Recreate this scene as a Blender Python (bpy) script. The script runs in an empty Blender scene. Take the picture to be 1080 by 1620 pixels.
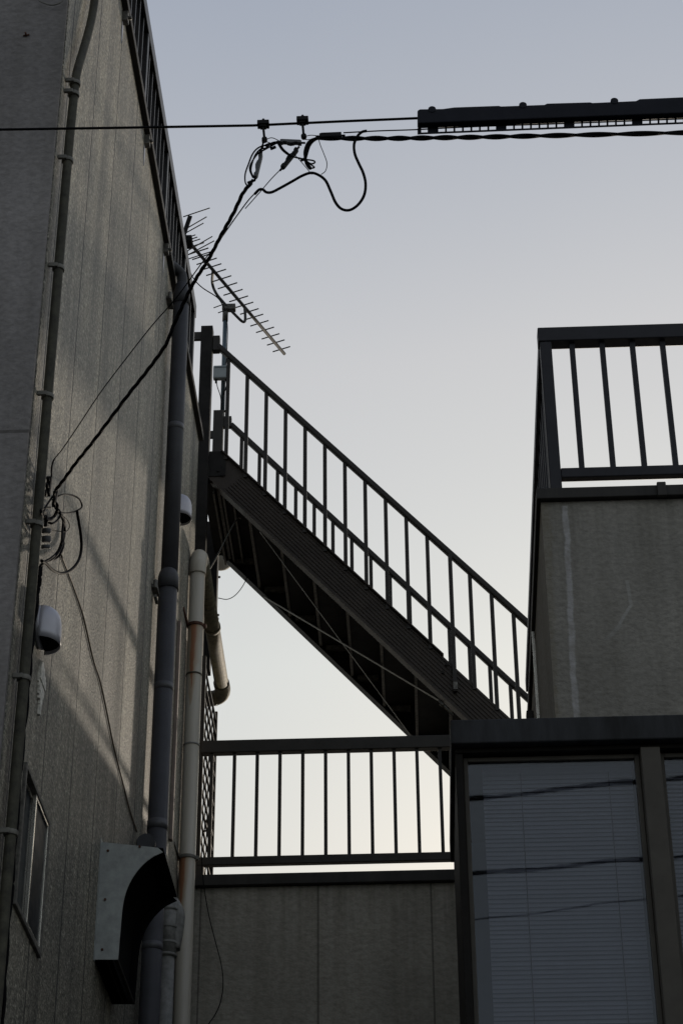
import bpy, bmesh, math, random
from mathutils import Vector as V, Matrix, noise
random.seed(7)
S = bpy.context.scene
COL = S.collection
R_ = math.radians

# ------------------------------------------------------------------ camera
F = 3300.0
CAM = V((0, 0, 1.6))
zc = V((-39, 5223, -F)).normalized()
yc = V((162, -(F*F-39*162)/5223, -F)).normalized()
xc = yc.cross(zc)
ROT = Matrix((xc, yc, zc))                       # camera space -> world
def P(px, py, X=None, Y=None, Z=None):           # a measured direction met with a real plane of the place
    d = ROT @ V((px-540, 810-py, -F))
    t = (X-CAM.x)/d.x if X is not None else (Y-CAM.y)/d.y if Y is not None else (Z-CAM.z)/d.z
    return CAM + d*t
cam = bpy.data.cameras.new('camera'); co = bpy.data.objects.new('camera', cam); COL.objects.link(co)
co.matrix_world = Matrix.Translation(CAM) @ ROT.to_4x4()
cam.sensor_fit = 'VERTICAL'; cam.sensor_height = 36; cam.lens = 36*F/1620
cam.clip_start = .1; cam.clip_end = 6000
S.camera = co

# ------------------------------------------------------------------ materials
def newmat(name):
    m = bpy.data.materials.new(name); m.use_nodes = True
    nt = m.node_tree; b = nt.nodes['Principled BSDF']
    return m, nt, b
def N(nt, t, **k):
    n = nt.nodes.new(t)
    for a, v in k.items():
        if a in n.inputs: n.inputs[a].default_value = v
        else: setattr(n, a, v)
    return n
def ramp(nt, src, stops):
    r = nt.nodes.new('ShaderNodeValToRGB')
    e = r.color_ramp.elements
    while len(e) < len(stops): e.new(.5)
    for i, (p, c) in enumerate(stops):
        e[i].position = p; e[i].color = (*c, 1) if len(c) == 3 else c
    nt.links.new(src, r.inputs[0]); return r.outputs[0]
def mixc(nt, fac, a, b, mode='MIX'):
    m = nt.nodes.new('ShaderNodeMix'); m.data_type = 'RGBA'; m.blend_type = mode
    for i, s in ((0, fac), (6, a), (7, b)):
        if isinstance(s, (int, float)): m.inputs[i].default_value = s
        elif isinstance(s, tuple): m.inputs[i].default_value = (*s, 1)
        else: nt.links.new(s, m.inputs[i])
    return m.outputs[2]
def scaled_pos(nt, sx, sy, sz):
    g = nt.nodes.new('ShaderNodeNewGeometry')
    v = nt.nodes.new('ShaderNodeVectorMath'); v.operation = 'MULTIPLY'
    v.inputs[1].default_value = (sx, sy, sz); nt.links.new(g.outputs['Position'], v.inputs[0])
    return v.outputs[0]
def noise_fac(nt, vec, scale, detail=4, rough=.6):
    n = N(nt, 'ShaderNodeTexNoise'); n.inputs['Scale'].default_value = scale
    n.inputs['Detail'].default_value = detail; n.inputs['Roughness'].default_value = rough
    nt.links.new(vec, n.inputs['Vector']); return n.outputs['Fac']
def bump(nt, b, h, strength, dist, prev=None):
    n = N(nt, 'ShaderNodeBump'); n.inputs['Strength'].default_value = strength; n.inputs['Distance'].default_value = dist
    nt.links.new(h, n.inputs['Height'])
    if prev: nt.links.new(prev, n.inputs['Normal'])
    nt.links.new(n.outputs[0], b.inputs['Normal']); return n.outputs[0]
def math_(nt, op, a, b=None, c=None):
    n = nt.nodes.new('ShaderNodeMath'); n.operation = op
    for i, s in enumerate((a, b, c)):
        if s is None: continue
        if isinstance(s, (int, float)): n.inputs[i].default_value = s
        else: nt.links.new(s, n.inputs[i])
    return n.outputs[0]
def sepxyz(nt):
    g = nt.nodes.new('ShaderNodeNewGeometry'); s = nt.nodes.new('ShaderNodeSeparateXYZ')
    nt.links.new(g.outputs['Position'], s.inputs[0]); return s.outputs

def m_plain(name, col, rough=.5, metal=0., var=.25, scale=9, spec=.5, bmp=0.0, streak=False):
    m, nt, b = newmat(name)
    v = scaled_pos(nt, 1, 1, .18 if streak else 1)
    f = noise_fac(nt, v, scale, 6, .65)
    lo = tuple(c*(1-var) for c in col); hi = tuple(min(1, c*(1+var)) for c in col)
    nt.links.new(ramp(nt, f, [(.3, lo), (.7, hi)]), b.inputs['Base Color'])
    b.inputs['Metallic'].default_value = metal; b.inputs['Specular IOR Level'].default_value = spec
    rr = nt.nodes.new('ShaderNodeMapRange'); rr.inputs[3].default_value = max(.05, rough-.1); rr.inputs[4].default_value = min(1, rough+.12)
    nt.links.new(noise_fac(nt, v, scale*2.3, 4), rr.inputs[0]); nt.links.new(rr.outputs[0], b.inputs['Roughness'])
    if bmp: bump(nt, b, noise_fac(nt, scaled_pos(nt, 1, 1, 1), 60, 3), .4, bmp)
    return m

def m_sidewall():
    # exposed-aggregate panel: grit, rain streaks running down, vertical sealant joints every 0.575 m
    m, nt, b = newmat('pebbled_panel_wall')
    p1 = scaled_pos(nt, 1, 1, 1)
    grit = noise_fac(nt, scaled_pos(nt, 1, .55, 1), 105, 2, .8)
    strk = noise_fac(nt, scaled_pos(nt, 1, 3.6, .16), 1.5, 5, .6)
    strk2 = noise_fac(nt, scaled_pos(nt, 1, 16, .35), 1.3, 4, .6)
    blot = noise_fac(nt, p1, 1.3, 5, .6)
    grit2 = noise_fac(nt, scaled_pos(nt, 1, .5, 1), 48, 2, .7)
    grit = math_(nt, 'ADD', math_(nt, 'MULTIPLY', grit, .62), math_(nt, 'MULTIPLY', grit2, .38))
    c = ramp(nt, grit, [(.36, (.055, .052, .044)), (.47, (.19, .183, .157)), (.56, (.30, .288, .247)), (.65, (.62, .59, .51))])
    c = mixc(nt, 1.0, c, ramp(nt, strk, [(.32, (.48, .48, .48)), (.48, (.86, .86, .85)), (.66, (1.2, 1.18, 1.13))]), 'MULTIPLY')
    c = mixc(nt, 1.0, c, ramp(nt, strk2, [(.3, (.84, .84, .84)), (.6, (1.04, 1.03, 1.02))]), 'MULTIPLY')
    c = mixc(nt, 1.0, c, ramp(nt, blot, [(.35, (.74, .75, .76)), (.65, (1.08, 1.06, 1.02))]), 'MULTIPLY')
    o = sepxyz(nt)
    t = math_(nt, 'SUBTRACT', o[1], 6.79-.575*4)
    d = math_(nt, 'PINGPONG', t, .2875)
    line = math_(nt, 'LESS_THAN', d, .010)
    c = mixc(nt, math_(nt, 'MULTIPLY', line, .75), c, (.03, .03, .033))
    nt.links.new(c, b.inputs['Base Color'])
    b.inputs['Roughness'].default_value = .62; b.inputs['Specular IOR Level'].default_value = .42
    vo = N(nt, 'ShaderNodeTexVoronoi'); vo.inputs['Scale'].default_value = 95; nt.links.new(p1, vo.inputs['Vector'])
    n1 = bump(nt, b, vo.outputs['Distance'], .55, .0035)
    n2 = bump(nt, b, math_(nt, 'SMOOTH_MIN', d, .012, .002), 1, .8, n1)
    return m
def m_stucco(name, col, stains=(), bstr=.5, sc=38, blot_amt=.18, seam=None, top=None):
    m, nt, b = newmat(name)
    p1 = scaled_pos(nt, 1, 1, 1)
    blot = noise_fac(nt, p1, 1.1, 5, .6); fine = noise_fac(nt, scaled_pos(nt, .9, .9, 1.2), sc*1.5, 4, .6)
    drip = noise_fac(nt, scaled_pos(nt, 9, 9, .5), 1.1, 4, .6)
    lo = tuple(c*(1-blot_amt) for c in col); hi = tuple(c*(1+blot_amt) for c in col)
    c = ramp(nt, blot, [(.35, lo), (.65, hi)])
    c = mixc(nt, 1.0, c, ramp(nt, fine, [(.35, (.82, .82, .82)), (.6, (1.05, 1.05, 1.05))]), 'MULTIPLY')
    c = mixc(nt, .5, c, ramp(nt, drip, [(.35, (.7, .69, .66)), (.6, (1, 1, 1))]), 'MULTIPLY')
    o = sepxyz(nt)
    if top:
        dd = math_(nt, 'SUBTRACT', top, o[2])
        g_ = nt.nodes.new('ShaderNodeMapRange'); g_.inputs[1].default_value = 0; g_.inputs[2].default_value = .55; g_.inputs[3].default_value = 1; g_.inputs[4].default_value = 0
        nt.links.new(dd, g_.inputs[0])
        rn = ramp(nt, noise_fac(nt, scaled_pos(nt, 22, 22, .6), 1.2, 5, .65), [(.42, (0,)*3), (.66, (1,)*3)])
        c = mixc(nt, math_(nt, 'MULTIPLY', math_(nt, 'MULTIPLY', g_.outputs[0], rn), .28), c, (.05, .045, .035))
    for st in stains:       # (x0,z0,x1,z1,halfwidth,colour,strength)  a smear along a segment
        x0, z0, x1, z1, hw, colr, k = st
        t = math_(nt, 'DIVIDE', math_(nt, 'SUBTRACT', o[2], z0), z1-z0)
        xx = math_(nt, 'ADD', math_(nt, 'MULTIPLY', t, x1-x0), x0)
        wob = math_(nt, 'MULTIPLY', math_(nt, 'SUBTRACT', noise_fac(nt, p1, 9, 4), .5), hw*2.2)
        dx = math_(nt, 'ABSOLUTE', math_(nt, 'SUBTRACT', math_(nt, 'ADD', o[0], wob), xx))
        mr = nt.nodes.new('ShaderNodeMapRange'); mr.interpolation_type = 'SMOOTHSTEP'
        mr.inputs[1].default_value = hw*1.2; mr.inputs[2].default_value = hw*.5
        nt.links.new(dx, mr.inputs[0])
        win = math_(nt, 'MULTIPLY', math_(nt, 'GREATER_THAN', t, 0), math_(nt, 'LESS_THAN', t, 1))
        br = ramp(nt, noise_fac(nt, p1, 22, 4), [(.3, (.35,)*3), (.6, (1,)*3)])
        f = math_(nt, 'MULTIPLY', math_(nt, 'MULTIPLY', mr.outputs[0], win), math_(nt, 'MULTIPLY', br, k))
        c = mixc(nt, f, c, colr)
    if seam:
        for ax, val, w in seam:
            l = math_(nt, 'LESS_THAN', math_(nt, 'ABSOLUTE', math_(nt, 'SUBTRACT', o[ax], val)), w)
            c = mixc(nt, math_(nt, 'MULTIPLY', l, .6), c, (.04, .035, .03))
    nt.links.new(c, b.inputs['Base Color'])
    b.inputs['Roughness'].default_value = .85; b.inputs['Specular IOR Level'].default_value = .3
    n1 = bump(nt, b, noise_fac(nt, scaled_pos(nt, .9, .9, 1.2), sc, 3, .55), bstr, .012)
    return m
def m_glass():
    m, nt, b = newmat('window_glass'); nt.nodes.remove(b)
    out = nt.nodes['Material Output']
    tr = N(nt, 'ShaderNodeBsdfTransparent'); tr.inputs[0].default_value = (.74, .76, .80, 1)
    gl = N(nt, 'ShaderNodeBsdfGlossy'); gl.inputs['Roughness'].default_value = .015; gl.inputs[0].default_value = (.95, .96, 1, 1)
    fr = N(nt, 'ShaderNodeFresnel'); fr.inputs[0].default_value = 1.47
    bp = N(nt, 'ShaderNodeBump'); bp.inputs['Strength'].default_value = .05; bp.inputs['Distance'].default_value = .003
    nt.links.new(noise_fac(nt, scaled_pos(nt, 1, 1, 2.2), 2.2, 2), bp.inputs['Height'])
    nt.links.new(bp.outputs[0], gl.inputs['Normal'])
    mx = N(nt, 'ShaderNodeMixShader')
    nt.links.new(fr.outputs[0], mx.inputs[0]); nt.links.new(tr.outputs[0], mx.inputs[1]); nt.links.new(gl.outputs[0], mx.inputs[2])
    nt.links.new(mx.outputs[0], out.inputs[0]); return m
def m_whitepipe():
    m, nt, b = newmat('weathered_pvc')
    o = sepxyz(nt); p1 = scaled_pos(nt, 1, 1, 1)
    c = ramp(nt, noise_fac(nt, scaled_pos(nt, 8, 8, .6), 1.5, 5), [(.3, (.35, .325, .27)), (.7, (.46, .43, .365))])
    for z0, ln, xo, hw in RUST:
      for kw, kl, col_, ks in ((1.7, 1.25, (.30, .22, .14), .75), (.75, 1.0, (.23, .085, .032), .85)):
        t = math_(nt, 'DIVIDE', math_(nt, 'SUBTRACT', z0+.012, o[2]), ln*kl)     # 0 at clamp, 1 at the tail
        w = math_(nt, 'MULTIPLY', math_(nt, 'POWER', math_(nt, 'MAXIMUM', math_(nt, 'SUBTRACT', 1.0, t), .001), .7), hw*kw)
        wob = math_(nt, 'MULTIPLY', math_(nt, 'SUBTRACT', noise_fac(nt, scaled_pos(nt, 1, 1, .25), 30, 4), .5), .030)
        dx = math_(nt, 'ABSOLUTE', math_(nt, 'SUBTRACT', math_(nt, 'ADD', o[0], wob), xo))
        fx = N(nt, 'ShaderNodeMapRange'); fx.interpolation_type = 'SMOOTHSTEP'
        nt.links.new(dx, fx.inputs[0]); nt.links.new(w, fx.inputs[1]); nt.links.new(math_(nt, 'MULTIPLY', w, .35), fx.inputs[2])
        win = math_(nt, 'MULTIPLY', math_(nt, 'GREATER_THAN', t, 0), math_(nt, 'LESS_THAN', t, 1))
        f = math_(nt, 'MULTIPLY', math_(nt, 'MULTIPLY', fx.outputs[0], win), ks)
        c = mixc(nt, f, c, col_)
    nt.links.new(c, b.inputs['Base Color'])
    b.inputs['Roughness'].default_value = .45
    return m

XW = -1.335
RUST = [(P(305, 992, Y=10.86).z, .45, -1.291, .040), (P(295, 1358, Y=10.86).z, .34, -1.308, .040)]
M = dict(
    side=m_sidewall(),
    front=m_stucco('dark_front_stucco', (.205, .193, .192), bstr=.45, sc=30, seam=[(2, P(25, 688, Y=6.1).z, .007)]),
    bwall=m_stucco('grey_beige_stucco', (.228, .217, .196), top=P(960, 792, Y=7.5).z, bstr=.6, sc=32, stains=[
        (P(893, 800, Y=7.5).x, P(893, 800, Y=7.5).z, P(911, 1140, Y=7.5).x, P(911, 1140, Y=7.5).z, .014, (.38, .375, .385), .7),
        (P(860, 800, Y=7.5).x, 6.36, P(868, 1135, Y=7.5).x, 5.0, .030, (.13, .11, .07), .45),
        (P(990, 918, Y=7.5).x, P(990, 918, Y=7.5).z, P(997, 958, Y=7.5).x, P(997, 958, Y=7.5).z, .008, (.30, .30, .29), .6),
        (P(997, 958, Y=7.5).x, P(997, 958, Y=7.5).z, P(978, 990, Y=7.5).x, P(978, 990, Y=7.5).z, .009, (.31, .31, .30), .7),
        (P(978, 990, Y=7.5).x, P(978, 990, Y=7.5).z, P(958, 1012, Y=7.5).x, P(958, 1012, Y=7.5).z, .015, (.27, .27, .26), .5)]),
    twall=m_stucco('terrace_stucco', (.305, .288, .25), top=P(500, 1400, Y=10.99).z, bstr=.6, sc=30,
        seam=[(0, P(503, 1405, Y=11).x, .006), (0, P(318, 1420, Y=11).x, .005), (0, P(681, 1405, Y=11).x, .005)]),
    rail=m_plain('dark_bronze_rail', (.026, .023, .020), .5, .0, .2, spec=.25),
    brail=m_plain('blue_black_rail', (.018, .018, .023), .5, .0, .2, spec=.22),
    rrail=m_plain('black_roof_rail', (.014, .014, .015), .4, .0, .2, spec=.3),
    coping=m_plain('dark_coping', (.026, .024, .022), .6, .0, .35, streak=True, spec=.25),
    fascia=m_plain('stained_fascia_metal', (.017, .018, .021), .65, .0, .8, 10, streak=True, spec=.25),
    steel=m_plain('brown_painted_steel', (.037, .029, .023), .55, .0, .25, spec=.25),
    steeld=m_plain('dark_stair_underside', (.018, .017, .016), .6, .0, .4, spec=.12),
    worn=m_plain('worn_grey_steel', (.11, .105, .095), .6, .2, .6, 40),
    rod=m_plain('galvanised_rod', (.085, .082, .072), .5, .6, .3),
    dpipe=m_plain('slate_pvc_pipe', (.050, .051, .058), .55, .0, .2, 5, spec=.25),
    dpipe2=m_plain('lighter_pvc_coupling', (.075, .076, .084), .5, .0, .15, 8),
    wpipe=m_whitepipe(),
    gpipe=m_plain('mossy_pvc_pipe', (.070, .063, .038), .75, .0, .55, 30, bmp=.003),
    cond=m_plain('mossy_conduit', (.040, .038, .026), .8, .0, .6, 25, bmp=.002),
    clampm=m_plain('grey_pipe_clamp', (.12, .115, .10), .6, .1, .3, 30),
    rust=m_plain('rusted_clamp', (.075, .030, .016), .8, .2, .5, 60),
    greyp=m_plain('dirty_grey_pvc', (.20, .20, .19), .6, .0, .35, 30),
    cable=m_plain('black_cable', (.006, .006, .007), .8, .0, .2, spec=.06),
    guard=m_plain('navy_cable_guard', (.008, .009, .015), .6, .0, .2, spec=.15),
    closure=m_plain('grey_closure', (.065, .068, .075), .6, .0, .3),
    closured=m_plain('black_closure', (.010, .010, .011), .65, .0, .3, spec=.12),
    alu=m_plain('aluminium', (.74, .71, .64), .25, .9, .12),
    aluant=m_plain('antenna_aluminium', (.055, .055, .055), .7, .0, .3, spec=.2),
    mast=m_plain('blue_grey_mast', (.07, .10, .12), .4, .3, .3, streak=True),
    box=m_plain('antenna_booster_plastic', (.24, .27, .28), .5, .0, .15),
    hood=m_plain('white_vent_metal', (.42, .42, .47), .35, .3, .08, 5),
    boxhood=m_plain('pale_green_steel', (.305, .325, .322), .5, .0, .22, 22),
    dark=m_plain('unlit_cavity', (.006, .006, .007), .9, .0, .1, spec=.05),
    frame=m_plain('black_window_frame', (.008, .007, .006), .6, .0, .3, spec=.1),
    mull=m_plain('bronze_window_frame', (.050, .044, .036), .5, .0, .2, spec=.25),
    blind=m_plain('white_blind', (.33, .32, .34), .55, .0, .05),
    room=m_plain('room_interior', (.12, .13, .16), .9, .0, .1),
    glass=m_glass(),
    figured=m_plain('dark_figured_glass', (.010, .014, .020), .45, .0, .5, 12, spec=.08),
    globe=m_plain('frosted_globe', (.42, .41, .38), .8, .0, .05),
    ground=m_plain('asphalt', (.05, .05, .05), .9, .0, .2),
    scar=m_plain('chipped_render', (.62, .60, .55), .7, .0, .5, 60, bmp=.004),
)

# ------------------------------------------------------------------ mesh helpers
def box(bm, x0, x1, y0, y1, z0, z1):
    if x0 > x1: x0, x1 = x1, x0
    if y0 > y1: y0, y1 = y1, y0
    if z0 > z1: z0, z1 = z1, z0
    vs = [bm.verts.new((x, y, z)) for z in (z0, z1) for y in (y0, y1) for x in (x0, x1)]
    for f in ((0, 2, 3, 1), (4, 5, 7, 6), (0, 1, 5, 4), (2, 6, 7, 3), (0, 4, 6, 2), (1, 3, 7, 5)):
        bm.faces.new([vs[i] for i in f])
    return bm
def beam(bm, a, b, w, h, up=(0, 0, 1)):          # a bar a->b, w across, h along 'up'
    a = V(a); b = V(b); d = (b-a).normalized(); u = V(up)
    s = d.cross(u)
    if s.length < 1e-4: s = d.cross(V((0, 1, 0)))
    s.normalize(); u = s.cross(d).normalized()
    vs = []
    for p in (a, b):
        for i, j in ((-1, -1), (1, -1), (1, 1), (-1, 1)):
            vs.append(bm.verts.new(p + s*(i*w/2) + u*(j*h/2)))
    for f in ((3, 2, 1, 0), (4, 5, 6, 7), (0, 1, 5, 4), (1, 2, 6, 5), (2, 3, 7, 6), (3, 0, 4, 7)):
        bm.faces.new([vs[i] for i in f])
    return bm
def prism_y(bm, pts, y0, y1):                    # polygon [(x,z)] pushed from y0 to y1
    a = [bm.verts.new((x, y0, z)) for x, z in pts]; b = [bm.verts.new((x, y1, z)) for x, z in pts]
    bm.faces.new(a); bm.faces.new(b[::-1])
    n = len(pts)
    for i in range(n): bm.faces.new((a[i], b[i], b[(i+1) % n], a[(i+1) % n]))
    return bm
def prism_z(bm, pts, z0, z1):
    a = [bm.verts.new((x, y, z0)) for x, y in pts]; b = [bm.verts.new((x, y, z1)) for x, y in pts]
    bm.faces.new(a[::-1]); bm.faces.new(b); n = len(pts)
    for i in range(n): bm.faces.new((a[i], a[(i+1) % n], b[(i+1) % n], b[i]))
    return bm
def tube(bm, pts, r, seg=10, cap=True):
    pts = [V(p) for p in pts]; n = len(pts)
    rs = r if isinstance(r, (list, tuple)) else [r]*n
    t0 = (pts[1]-pts[0]).normalized()
    ref = V((0, 0, 1)) if abs(t0.z) < .9 else V((1, 0, 0))
    u = t0.cross(ref).normalized(); rings = []
    for i in range(n):
        t = (pts[min(i+1, n-1)]-pts[max(i-1, 0)]).normalized()
        u = (u - t*u.dot(t)).normalized(); w = t.cross(u)
        rings.append([bm.verts.new(pts[i] + (u*math.cos(a)+w*math.sin(a))*rs[i]) for a in [2*math.pi*k/seg for k in range(seg)]])
    for i in range(n-1):
        for k in range(seg):
            f = bm.faces.new((rings[i][k], rings[i][(k+1) % seg], rings[i+1][(k+1) % seg], rings[i+1][k])); f.smooth = True
    if cap: bm.faces.new(rings[0][::-1]); bm.faces.new(rings[-1])
    return bm
def smooth(pts, k=8):                            # Catmull-Rom through the points
    pts = [V(p) for p in pts]; q = [pts[0]*2-pts[1]] + pts + [pts[-1]*2-pts[-2]]; out = []
    for i in range(1, len(q)-2):
        a, b, c, d = q[i-1:i+3]
        for j in range(k):
            t = j/k
            out.append(.5*((2*b)+(c-a)*t+(2*a-5*b+4*c-d)*t*t+(3*b-a-3*c+d)*t**3))
    return out + [pts[-1]]
def twist(bm, pts, r, R, pitch, strands=2, step=.012):
    pts = [V(p) for p in pts]
    L = [0]
    for i in range(1, len(pts)): L.append(L[-1]+(pts[i]-pts[i-1]).length)
    n = max(8, int(L[-1]/step))
    for s in range(strands):
        path = []; j = 0
        for i in range(n+1):
            l = L[-1]*i/n
            while j < len(L)-2 and L[j+1] < l: j += 1
            f = (l-L[j])/max(1e-9, L[j+1]-L[j]); p = pts[j].lerp(pts[j+1], f)
            t = (pts[j+1]-pts[j]).normalized(); u = t.cross(V((0, 0, 1))).normalized(); w = t.cross(u)
            a = 2*math.pi*(l/pitch*(1+.12*math.sin(l*3.1))+s/strands)
            path.append(p+(u*math.cos(a)+w*math.sin(a))*R)
        tube(bm, path, r, 6)
    return bm
def obj(name, bm, mat, parent=None, bevel=0, smoothall=False):
    bmesh.ops.recalc_face_normals(bm, faces=bm.faces)
    me = bpy.data.meshes.new(name)
    if parent is not None:
        w = Matrix(); p = parent
        off = V((0, 0, 0))
        while p is not None: off += p.location; p = p.parent
        for v in bm.verts: v.co -= off
    if smoothall:
        for f in bm.faces: f.smooth = True
    bm.to_mesh(me); bm.free()
    me.materials.append(M[mat] if isinstance(mat, str) else mat)
    o = bpy.data.objects.new(name, me); COL.objects.link(o)
    if parent is not None: o.parent = parent
    if bevel:
        b = o.modifiers.new('bevel', 'BEVEL'); b.width = bevel; b.segments = 2; b.limit_method = 'ANGLE'; b.angle_limit = R_(40)
        b.harden_normals = False
    return o
def tag(o, label=None, cat=None, group=None, kind=None):
    if label: o['label'] = label
    if cat: o['category'] = cat
    if group: o['group'] = group
    if kind: o['kind'] = kind
    return o
def thing(name, label, cat, loc=(0, 0, 0), group=None):
    o = bpy.data.objects.new(name, None); COL.objects.link(o); o.location = loc; o.empty_display_size = .1
    return tag(o, label, cat, group)
def single(name, bm, mat, label, cat, group=None, **k):   # a thing that is one mesh, origin at its lowest middle
    zs = [v.co.z for v in bm.verts]; c = sum((v.co for v in bm.verts), V())/len(bm.verts)
    off = V((c.x, c.y, min(zs)))
    for v in bm.verts: v.co -= off
    o = obj(name, bm, mat, None, **k); o.location = off
    return tag(o, label, cat, group)
B = bmesh.new

# ------------------------------------------------------------------ ground
bm = B(); bm.faces.new([bm.verts.new(p) for p in ((-3000, -3000, 0), (3000, -3000, 0), (3000, 3000, 0), (-3000, 3000, 0))])
tag(obj('ground', bm, 'ground'), kind='structure')

# ------------------------------------------------------------------ tall building on the left
Y0, Y1, ROOF = 6.10, 11.10, 9.20
A = thing('tall_building', 'tall grey building with dark stucco front and streaked pebbled side wall', 'building', (-4, 8.6, 0))
wy0, wy1, wz0, wz1 = P(38, 1210, X=XW).y, P(76, 1305, X=XW).y, 4.185, 4.70
bm = B()
xw, xi = XW, XW-.16
box(bm, xw, xi, Y0, wy0, 0, ROOF); box(bm, xw, xi, wy1, Y1, 0, ROOF)
box(bm, xw, xi, wy0, wy1, 0, wz0); box(bm, xw, xi, wy0, wy1, wz1, ROOF)
bmesh.ops.remove_doubles(bm, verts=bm.verts, dist=1e-5)
obj('side_wall', bm, 'side', A)
bm = B(); box(bm, -8, xw-.004, Y0-.022, Y0-.002, 0, 12.5)
obj('front_wall', bm, 'front', A)
bm = B(); box(bm, -8, xi-.002, Y0, Y1, 8.9, 9.15); box(bm, -8, xi-.002, Y1-.02, Y1, 0, 8.9); box(bm, -8, xi-.3, Y0, Y0+.1, 9.15, 12.5)
obj('roof', bm, 'coping', A)
bm = B(); box(bm, XW-.16, XW+.03, Y0, Y1+.02, ROOF+.002, ROOF+.05)
obj('roof_edge', bm, 'coping', A, bevel=.004)
# window in the side wall
wf = B(); t = .018; pr = .012
box(wf, XW-.03, XW+pr, wy0, wy0+t, wz0, wz1); box(wf, XW-.05, XW+pr, wy1-t, wy1, wz0, wz1)
box(wf, XW-.05, XW+pr, wy0+t, wy1-t, wz1-t, wz1); box(wf, XW-.05, XW+pr, wy0+t, wy1-t, wz0, wz0+t)
win = obj('window', wf, 'worn', A, bevel=.002)
ym = wy0+(wy1-wy0)*.47
for (a, b, xx) in ((wy0+t, ym+.012, XW-.008), (ym-.012, wy1-t, XW+.008)):
    s = B(); q = .013
    box(s, xx-.014, xx, a, a+q, wz0+t, wz1-t); box(s, xx-.014, xx, b-q, b, wz0+t, wz1-t)
    box(s, xx-.014, xx, a+q, b-q, wz1-t-q, wz1-t); box(s, xx-.014, xx, a+q, b-q, wz0+t, wz0+t+q)
    obj('sash', s, 'alu', win, bevel=.001)
    s = B(); box(s, xx-.009, xx-.006, a+q, b-q, wz0+t+q, wz1-t-q); obj('pane', s, 'figured', win)
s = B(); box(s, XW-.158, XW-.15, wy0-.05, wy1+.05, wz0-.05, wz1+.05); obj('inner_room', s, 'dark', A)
# chipped scar in the render above the window, and sealant drips under the railing brackets
s = B()
for i in range(14):
    t_ = i/13; z = P(66, 1055, X=XW).z+(P(66, 1140, X=XW).z-P(66, 1055, X=XW).z)*t_
    y = P(66, 1055, X=XW).y; w = .06*math.sin(math.pi*min(1, t_*1.1+.05))*(1-.55*t_)*random.uniform(.8, 1.2)+.006
    box(s, XW-.001, XW+.006+.006*random.random(), y-w+random.uniform(-.006, .006), y+w+random.uniform(-.006, .006), z-.017, z+.017)
obj('render_scar', s, 'scar', A)

# roof railing of the tall building
RR = thing('roof_railing', 'black roof railing running back along the top of the tall pebbled wall', 'railing', (XW, 8.6, ROOF+.05))
zt = 9.90; xr = XW-.01
YE = 10.60
bm = B(); box(bm, xr-.035, xr+.025, 6.15, YE, zt-.10, zt); obj('top_rail', bm, 'rrail', RR, bevel=.004)
bm = B(); box(bm, xr-.018, xr+.018, 6.15, YE, ROOF+.085, ROOF+.12); obj('bottom_rail', bm, 'rrail', RR, bevel=.003)
y = 6.2; k = 0
while y < YE-.01:
    if k % 7 == 0 or y+.136 > YE-.01:
        b_ = B(); box(b_, xr-.022, xr+.022, y-.024, y+.024, ROOF+.05, zt-.10); obj('post', b_, 'rrail', RR, bevel=.003)
    else:
        b_ = B(); box(b_, xr-.012, xr+.012, y-.008, y+.008, ROOF+.12, zt-.10); obj('baluster', b_, 'rrail', RR)
    y += .136; k += 1
for px, py in ((195, 22), (229, 225), (259, 403)):
    p = P(px, py, X=XW)
    br = B(); box(br, XW+.001, XW+.028, p.y-.02, p.y+.02, 9.13, 9.19)
    tube(br, [(XW+.028, p.y, 9.16), (XW+.045, p.y, 9.16)], .010, 8); obj('wall_bracket', br, 'worn', RR)
    br = B(); prism = [(p.y-.018, 9.12), (p.y+.018, 9.12), (p.y+.010, 9.05), (p.y, 8.99), (p.y-.012, 9.04)]
    a = [br.verts.new((XW+.0035, q[0], q[1])) for q in prism]; c = [br.verts.new((XW+.0005, q[0], q[1])) for q in prism]
    br.faces.new(a); br.faces.new(c[::-1])
    for i in range(5): br.faces.new((a[i], c[i], c[(i+1) % 5], a[(i+1) % 5]))
    obj('sealant_drip', br, 'hood', RR)

# ------------------------------------------------------------------ corner conduit with clamps
CX = XW+.035
cp = [P(*q, X=CX) for q in ((153, -40), (150, 0), (143, 40), (132, 80), (122, 115), (118, 145))]
ylow = P(107, 253, X=CX).y
pts = smooth(cp, 6) + [V((CX, ylow+.006, z)) for z in (7.3, 6.6, 5.9, 5.2, 4.5, 3.6, 2.4, 0.05)]
C1 = thing('corner_conduit', 'mossy dark conduit pipe running up the corner of the tall building', 'pipe', (CX, ylow, 0))
bm = B(); tube(bm, pts, .0185, 12); obj('pipe', bm, 'cond', C1)
for px, py in ((119, 133), (117, 150), (107, 253), (92, 421), (74, 621), (57, 825), (35, 1065), (14, 1310)):
    p = P(px, py, X=CX); yy = ylow+.006 if py > 160 else p.y
    bm = B(); tube(bm, [(CX, yy, p.z-.009), (CX, yy, p.z+.009)], .0235, 14)
    box(bm, XW+.0005, CX, yy-.030, yy-.018, p.z-.009, p.z+.009)
    obj('clamp', bm, 'clampm', C1, bevel=.002)

# nail and loop on the dark front
bm = B(); p = P(42, 57, Y=Y0-.022)
tube(bm, [p+V((0, .0, 0)), p+V((0, -.02, .0))], .004, 8); tube(bm, [p+V((-.012, -.004, -.002)), p+V((.014, -.006, .002))], .0035, 6)
single('wall_nail', bm, 'rust', 'small rusty nail sticking out of the dark stucco front wall', 'nail')
bm = B(); tube(bm, smooth([P(x, y_, Y=Y0-.04) for x, y_ in ((55, -14), (62, 0), (70, 5), (83, 8), (96, 4), (103, -6), (107, -20))]), .0028, 6)
single('wire_loop', bm, 'clampm', 'thin drooping wire loop at the top edge of the dark front wall', 'wire')

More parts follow.
